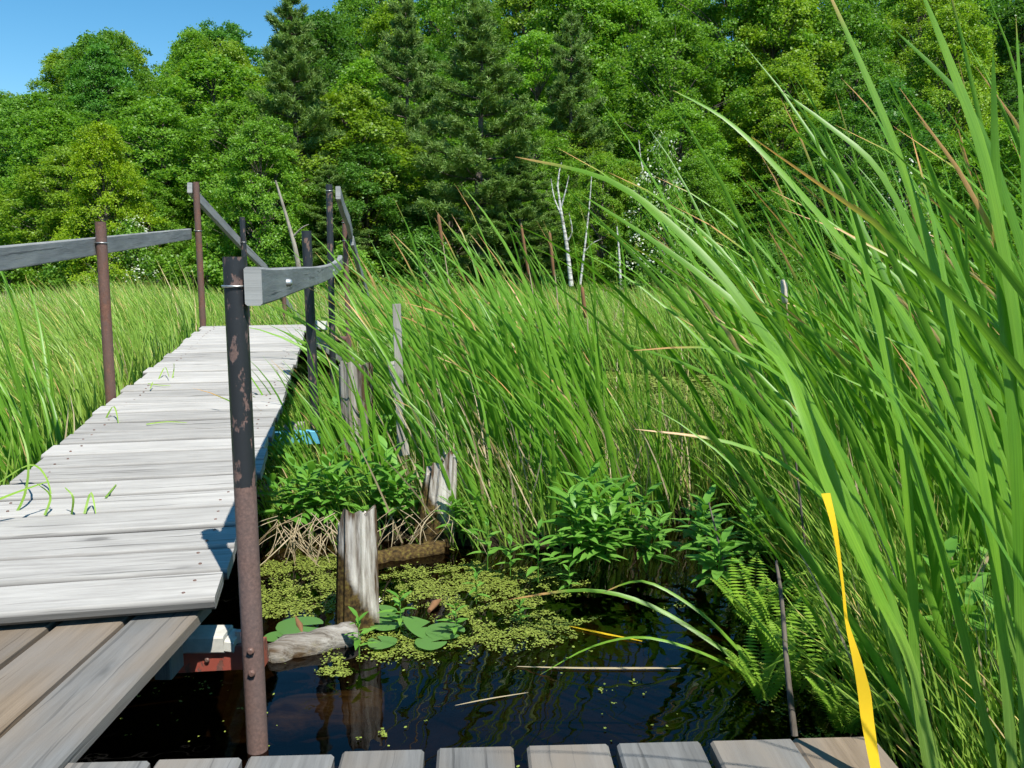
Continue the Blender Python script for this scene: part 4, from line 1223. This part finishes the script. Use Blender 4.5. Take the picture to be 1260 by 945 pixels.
def broadleaf(seed, H=10.0, Rr=2.7, base=1.0, ns=150, nl=130, ls=.15, droop=.25, prof='round', mat='tree', barkm='bark', flat=.16, sr=(.45, .85)):
    g = np.random.default_rng(seed)
    limbs = []
    lean = g.normal(0, .02, 2)
    tp = [np.array([lean[0] * z, lean[1] * z, z]) + np.array([.08 * math.sin(z * .6 + seed), .08 * math.cos(z * .5 + seed), 0]) for z in np.linspace(-.5, H * .94, 9)]
    limbs.append((tp, [.17 * (1 - .9 * i / 8) + .01 for i in range(9)], 8))
    C = []; NN = []; S = []
    for i in range(ns):
        u = (i + g.random()) / ns
        z = base + (H - base) * u
        if prof == 'round': pr = min(1, (1.02 - u) * 2.1) ** .55 * (.72 + .28 * min(1, u * 2.2))
        elif prof == 'cone': pr = (1 - u) ** .75 * .95 + .05
        else: pr = (.85 + .2 * math.sin(u * 6)) * (1.0 - u ** 4) ** .6
        az = i * 2.399 + g.uniform(-.5, .5)
        lump = 1 + .25 * math.sin(3 * az + seed + u * 4)
        rad = Rr * pr * lump * math.sqrt(g.uniform(.25, 1.0))
        c = np.array([math.cos(az) * rad, math.sin(az) * rad, z + g.uniform(-.2, .2)])
        a = tp[min(8, int(max(0, (z - rad * .45)) / (H * .94 + .5) * 8))]
        if i % 3 == 0:
            m_ = (a + c) / 2 + np.array([0, 0, .12 * rad])
            limbs.append(([a, m_, c], [.045, .025, .008], 5))
        out_ = np.array([math.cos(az), math.sin(az), 0])
        nrm = np.array([0, 0, 1]) + out_ * g.uniform(.1, .6) + g.normal(0, .15, 3); nrm /= np.linalg.norm(nrm)
        r_s = g.uniform(*sr) * (.75 + .35 * pr)
        k = int(nl * (r_s / np.mean(sr)) ** 2 * g.uniform(.75, 1.15))
        q = np.sqrt(g.random(k)) * r_s; th = g.random(k) * 2 * math.pi
        e1 = np.cross(nrm, [.3, .9, .2]); e1 /= np.linalg.norm(e1); e2 = np.cross(nrm, e1)
        # ragged star-like outline of the spray
        q *= .72 + .34 * np.sin(th * 3 + i) * np.sin(th * 5 + 2 * i)
        pts = c + e1 * (q * np.cos(th))[:, None] + e2 * (q * np.sin(th))[:, None] + nrm * (g.normal(0, flat * r_s, k) - droop * q * q / r_s)[:, None]
        C.append(pts); NN.append(nrm + g.normal(0, .62, (k, 3))); S.append(g.uniform(.65, 1.25, k) * ls)
    V, F = leaf_cards(np.concatenate(C), np.concatenate(NN), np.concatenate(S), .42, g)
    return limb_mesh('trunk', limbs, M[barkm]), np_mesh('crown', V, F, M[mat])

def pine(seed, H=10.0, Rr=2.3, base=1.4):
    g = np.random.default_rng(seed); limbs = []
    tp = [np.array([.05 * math.sin(z), .05 * math.cos(z * .8), z]) for z in np.linspace(-.5, H, 10)]
    limbs.append((tp, [.19 * (1 - .92 * i / 9) for i in range(10)], 9))
    C = []; D = []; L = []
    z = base; wi = 0
    while z < H - .15:
        u = (z - base) / (H - base)
        pr = Rr * (min(1, .55 + u * 1.6) * (1 - u) ** .72 * 1.15 + .08)
        nb = 5 if u < .8 else 4
        for k in range(nb):
            az = wi * .9 + k * 2 * math.pi / nb + g.uniform(-.3, .3); Lb = pr * g.uniform(.6, 1.12)
            rise = .05 + .35 * u
            dr = np.array([math.cos(az), math.sin(az), rise]); 
            a = np.array([0, 0, z]); b_ = a + dr * Lb + np.array([0, 0, .08 * Lb])
            limbs.append(([a, a + dr * Lb * .5 - np.array([0, 0, .03 * Lb]), b_], [.04 * (1 - u) + .012, .02, .008], 5))
            nt_ = max(6, int(Lb * 22))
            for j in range(nt_):
                t = .3 + .7 * j / nt_
                sidew = g.normal(0, .24) * Lb * (1.1 - .75 * t) 
                p = a + dr * Lb * t + np.array([-math.sin(az), math.cos(az), 0]) * sidew + np.array([0, 0, .06 + .05 * g.normal() + .09 * Lb * t * t - .25 * abs(sidew) ** 1.5])
                m_ = 36
                dd = g.normal(size=(m_, 3)) * [1, 1, .75] + dr * .7 + np.array([0, 0, .55])
                dd /= np.linalg.norm(dd, axis=1, keepdims=True)
                C.append(np.repeat(p[None], m_, 0) + g.normal(0, .05, (m_, 3))); D.append(dd); L.append(g.uniform(.10, .19, m_))
        z += g.uniform(.62, .88) * (1 - .4 * u); wi += 1
    C = np.concatenate(C); D = np.concatenate(D); L = np.concatenate(L)[:, None]
    s = np.cross(D, g.normal(size=D.shape)); s /= np.linalg.norm(s, axis=1, keepdims=True)
    w = .016
    V = np.stack([C - s * w, C + s * w, C + D * L + s * w * .4, C + D * L - s * w * .4], 1).reshape(-1, 3)
    F = np.arange(len(C) * 4).reshape(-1, 4)
    return limb_mesh('trunk', limbs, M['bark']), np_mesh('crown', V, F, M['pine'])

BL = [broadleaf(1, 10, 3.3, .5, 260, 215, .112, .2), broadleaf(2, 10, 3.6, .8, 280, 215, .115, .18), broadleaf(3, 10, 3.0, .3, 260, 210, .108, .22, 'col'), broadleaf(4, 10, 3.5, .6, 250, 190, .122, .2),
      broadleaf(5, 10, 2.7, .6, 280, 230, .085, .4, sr=(.38, .7)), broadleaf(6, 10, 3.6, .9, 250, 230, .112, .15), broadleaf(7, 10, 3.1, .3, 270, 210, .10, .35, 'col')]
PN = [pine(1), pine(2, 10, 2.1, 1.0)]
SH = [broadleaf(21, 2.6, 1.5, .05, 60, 110, .11, .3, 'round', flat=.25, sr=(.3, .5)), broadleaf(22, 2.6, 1.3, .05, 60, 110, .09, .3, 'col', flat=.25, sr=(.3, .5))]
BLO = broadleaf(31, 4.2, 1.0, .8, 55, 18, .085, .3, 'col', 'blossom', flat=.3, sr=(.25, .45))

class TC: used = {}
def tree_obj(name, meshes, X, Y, H, tint, label, cat, group=None, hproto=10.0, rz=None, sxy=None, dz=0):
    z = float(ground_h(X, Y)) + dz
    t = thing(name, label, cat, (X, Y, z), group)
    s = H / hproto; w = sxy if sxy else s
    t.scale = (w, w, s); t.rotation_euler = (0, 0, random.uniform(0, 6.28) if rz is None else rz)
    for nm, me in zip(('trunk', 'crown'), meshes):
        o = bpy.data.objects.new(nm, me); COL.objects.link(o); o.parent = t
        o.color = (*tint, 1)
    return t

def sky_y(x): return np.interp(x, [-200, 0, 50, 100, 160, 300, 345, 400, 440, 520, 1500], [128, 110, 100, 54, 38, 32, 22, 14, -15, -50, -90])
tints = {'yellow green': (1.5, 1.22, .9), 'bright green': (1.18, 1.18, 1.0), 'mid green': (.95, 1.0, 1.0), 'deep green': (.70, .82, .95), 'blue green': (.66, .88, 1.15)}
tn = list(tints)
place_words = [(60, 'at the far left end'), (130, 'above the near left rail'), (235, 'between the two rusty left posts'), (300, 'above the tall rusty post'), (390, 'above the leaning bare trunk'), (470, 'just right of the tall black post'), (545, 'left of the central pine'), (625, 'behind the central pine'), (700, 'above the dead birch'), (770, 'right of the dead birch'), (860, 'above the white blossoming shrubs'), (950, 'above the fluffy seed head'), (1040, 'behind the first tall cattail blades'), (1130, 'behind the tall cattail stand'), (1230, 'behind the thickest cattail blades'), (9999, 'at the far right end')]
def where(x):
    for lim, w in place_words:
        if x < lim: return w
row_words = ['at the forest edge', 'in the second rank', 'partway up the slope', 'on the upper slope', 'high on the hill', 'on the crest', 'behind the crest']
rows = [(26.3, 3.7, 215, 60), (29.5, 4.0, 150, 50), (34, 4.4, 95, 45), (40, 4.9, 45, 40), (48, 5.2, 0, 30), (58, 5.2, -45, 30), (68, 6.2, -75, 25)]
rt = random.Random(5)
used = {}
for ri, (Y0, dx, yt, jit) in enumerate(rows):
    half = Y0 * .70
    nx = int(2 * half / dx)
    for i in range(nx + 1):
        X = -half + dx * i + rt.uniform(-.3, .3) * dx
        Y = Y0 + rt.uniform(-1.2, 1.2)
        px, _ = proj((X, Y, 3))
        ytop = max(yt + rt.uniform(-jit, jit), float(sky_y(px)) + rt.uniform(0, 14))
        base = float(ground_h(X, Y))
        H = PY(px, ytop, Y)[2] - base
        if H < 3: continue
        k = rt.randrange(7)
        tone = rt.choices(tn, [.17, .31, .30, .15, .07])[0]
        tint = np.array(tints[tone]) * rt.uniform(.88, 1.12)
        base_lab = f'{tone} broadleaf tree {row_words[ri]}, {where(px)}'
        used[base_lab] = used.get(base_lab, 0) + 1
        lab = base_lab if used[base_lab] == 1 else base_lab.replace('broadleaf tree', ['', '', 'slightly smaller broadleaf tree', 'third broadleaf tree', 'fourth broadleaf tree'][min(used[base_lab], 4)])
        wsc = H / 10 * (1.0 if H > 8 else 1.3) if H < 14 else H / 10 * .82
        tree_obj('broadleaf_tree', BL[k], X, Y, H, tint, lab, 'tree', 'broadleaf trees of the hillside forest', sxy=wsc)
# named trees
def at(px, Y): return float((px - 630) / FPX * (Y * CP + .2))
def top_h(px, py, X, Y): return PY(px, py, Y)[2] - float(ground_h(X, Y))
for (px, Y, py, k, lab, w) in [(592, 25.6, 8, 0, 'tall central pine with layered drooping boughs above the dead birch', 1.15), (372, 27.5, -4, 1, 'dark tall pine with sparse upper boughs above the leaning bare trunk', 1.0), (700, 33, 20, 1, 'pine standing up the slope behind the central pine', .9), (505, 31, -5, 0, 'pine high behind the broadleaf trees left of the central pine', .8), (410, 25.4, 205, 1, 'small pine low at the forest edge behind the tall black post', .8), (640, 24.9, 190, 0, 'short pine right below the central pine, left of the dead birch', .75)]:
    X = at(px, Y); H = top_h(px, py, X, Y)
    tree_obj('pine_tree', PN[k], X, Y, H, (1.0, 1.0, 1.0), lab, 'pine', sxy=H / 10 * w if H > 5 else H / 10 * 1.6)
X = at(140, 24.6); tree_obj('broadleaf_tree', BL[6], X, 24.6, top_h(140, 152, X, 24.6), (1.95, 1.45, .6), 'yellow leaved broadleaf tree above the near left rail', 'tree', sxy=.52)
X = at(740, 24.6); tree_obj('birch_tree', BL[4], X, 24.6, top_h(740, 190, X, 24.6), (1.5, 1.35, 1.0), 'light green feathery birch just right of the dead birch', 'birch', sxy=.42)
X = at(330, 24.8); tree_obj('broadleaf_tree', BL[0], X, 24.8, top_h(330, 150, X, 24.8), (1.2, 1.2, 1.0), 'bright leaning broadleaf tree just left of the dark tall pine', 'tree', sxy=.5)

X = at(895, 50); tree_obj('broadleaf_tree', BL[1], X, 50, top_h(895, -70, X, 50), (1.1, 1.12, 1.0), 'tall broadleaf tree on the hill crest above the fluffy seed head', 'tree', sxy=1.3)
# low shrubs along the forest edge
for i in range(17):
    px = -60 + i * 84 + rt.uniform(-20, 20); Y = 24.3 + rt.uniform(-.5, .6); X = at(px, Y)
    tone = rt.choice(['bright green', 'mid green', 'deep green'])
    tree_obj('leafy_shrub', SH[i % 2], X, Y, rt.uniform(1.5, 2.4), np.array(tints[tone]), f'{tone} shrub at the marsh edge, {where(px)}' + (', the lower one' if used.get(('s', tone, where(px))) else ''), 'shrub', 'shrubs along the forest edge', 2.6)
    used[('s', tone, where(px))] = 1
for px, py, Y, lab in [(810, 165, 24.2, 'white blossoming shrub tallest of those behind the first long blade'), (788, 215, 24.0, 'white blossoming shrub right of the feathery birch'), (168, 268, 24.0, 'small white blossoming shrub behind the left rail'), (1105, 200, 24.6, 'pale blossoming shrub seen between the cattail blades')]:
    X = at(px, Y); H = top_h(px, py, X, Y)
    t = tree_obj('blossom_shrub', SH[1], X, Y, H * .95, (1.1, 1.1, 1.0), lab, 'shrub', None, 2.6, sxy=.75)
    o = bpy.data.objects.new('blossoms', BLO[1]); COL.objects.link(o); o.parent = t
    s = t.scale; o.scale = (1.05 / s[0] * .8, 1.05 / s[1] * .8, H / 4.2 / s[2])

# bare and white trunks
def bare_trunk(name, label, pts, r, mat, branches, cat):
    P = [PY(*p) for p in pts]; base = P[0]
    t = thing(name, label, cat, tuple(base))
    mb = MB(); Q = smooth(P, 4); n = len(Q)
    tube(mb, Q, [r * (1 - .75 * i / n) for i in range(n)], 9); mb.build('trunk', M[mat], t)
    for bpts in branches:
        m2 = MB(); q = smooth([PY(*p) for p in bpts], 3); n = len(q)
        tube(m2, q, [r * .42 * (1 - .8 * i / n) for i in range(n)], 6); m2.build('branch', M[mat], t)
bare_trunk('dead_birch', 'bare white dead birch with forked branches leaning before the pines', [(703, 352, 23.6), (697, 300, 23.6), (690, 258, 23.6), (686, 228, 23.6)], .07, 'birch', [[(690, 256, 23.6), (696, 235, 23.5), (700, 216, 23.5)], [(691, 265, 23.6), (682, 244, 23.6), (678, 220, 23.6)], [(686, 230, 23.6), (688, 212, 23.6), (691, 200, 23.6)], [(696, 300, 23.6), (704, 285, 23.5), (700, 262, 23.4)]], 'dead birch')
bare_trunk('birch_tree', 'thin slanting white birch stem beside the dead birch', [(714, 350, 23.4), (720, 300, 23.4), (725, 255, 23.4), (728, 215, 23.4)], .036, 'birch', [[(718, 312, 23.4), (728, 300, 23.3), (740, 294, 23.3)]], 'birch')
bare_trunk('birch_tree', 'straight white birch stem at the marsh edge right of the thin one', [(764, 356, 23.4), (762, 315, 23.4), (759, 278, 23.4)], .045, 'birch', [], 'birch')
bare_trunk('bare_snag', 'leaning bare grey snag behind the black posts', [(370, 345, 23.0), (363, 305, 23.0), (352, 265, 23.0), (339, 222, 23.0)], .08, 'snag', [[(362, 290, 23.0), (372, 280, 22.9), (380, 276, 22.9)]], 'snag')
bare_trunk('birch_tree', 'pale stem among dark leaves above the white blossoms', [(800, 240, 25), (790, 205, 25), (786, 172, 25)], .03, 'birch', [], 'birch')

# ------------------------------------------------------------------ light, sky, camera
SUN = np.array([.29, -.50, .90]); SUN /= np.linalg.norm(SUN)
elev = math.asin(SUN[2]); az = math.atan2(SUN[0], SUN[1])
w = bpy.data.worlds.new('World'); scene.world = w; w.use_nodes = True
nt = w.node_tree; bg = nt.nodes['Background']
sky = nt.nodes.new('ShaderNodeTexSky'); sky.sky_type = 'NISHITA'; sky.sun_disc = False
sky.sun_elevation = elev; sky.sun_rotation = az; sky.air_density = 1.0; sky.dust_density = .0; sky.ozone_density = 3.0
hs = nt.nodes.new('ShaderNodeHueSaturation'); hs.inputs['Saturation'].default_value = 1.3; hs.inputs['Hue'].default_value = .488
nt.links.new(sky.outputs[0], hs.inputs['Color']); nt.links.new(hs.outputs[0], bg.inputs[0]); bg.inputs[1].default_value = .085
sd = bpy.data.lights.new('sun', 'SUN'); sd.energy = 4.2; sd.angle = R(.53); sd.color = (1, .96, .89)
so = bpy.data.objects.new('sun', sd); COL.objects.link(so)
so.rotation_euler = Vector(SUN).to_track_quat('Z', 'Y').to_euler()
cd = bpy.data.cameras.new('camera'); cam = bpy.data.objects.new('camera', cd); COL.objects.link(cam)
cam.location = (0, 0, CAMH); cam.rotation_euler = (math.pi / 2 - PITCH, 0, 0)
cd.sensor_width = 36; cd.lens = 36 * FPX / 1260; cd.clip_start = .05; cd.clip_end = 2000
scene.camera = cam
scene.view_settings.view_transform = 'Standard'; scene.view_settings.look = 'None'
scene.view_settings.exposure = .88; scene.view_settings.gamma = 1.0
scene.render.engine = 'CYCLES'
cy = scene.cycles
cy.max_bounces = 4; cy.diffuse_bounces = 2; cy.glossy_bounces = 2; cy.transmission_bounces = 3; cy.transparent_max_bounces = 6
cy.caustics_reflective = False; cy.caustics_refractive = False
cy.use_denoising = True
cy.use_adaptive_sampling = True; cy.adaptive_threshold = .03
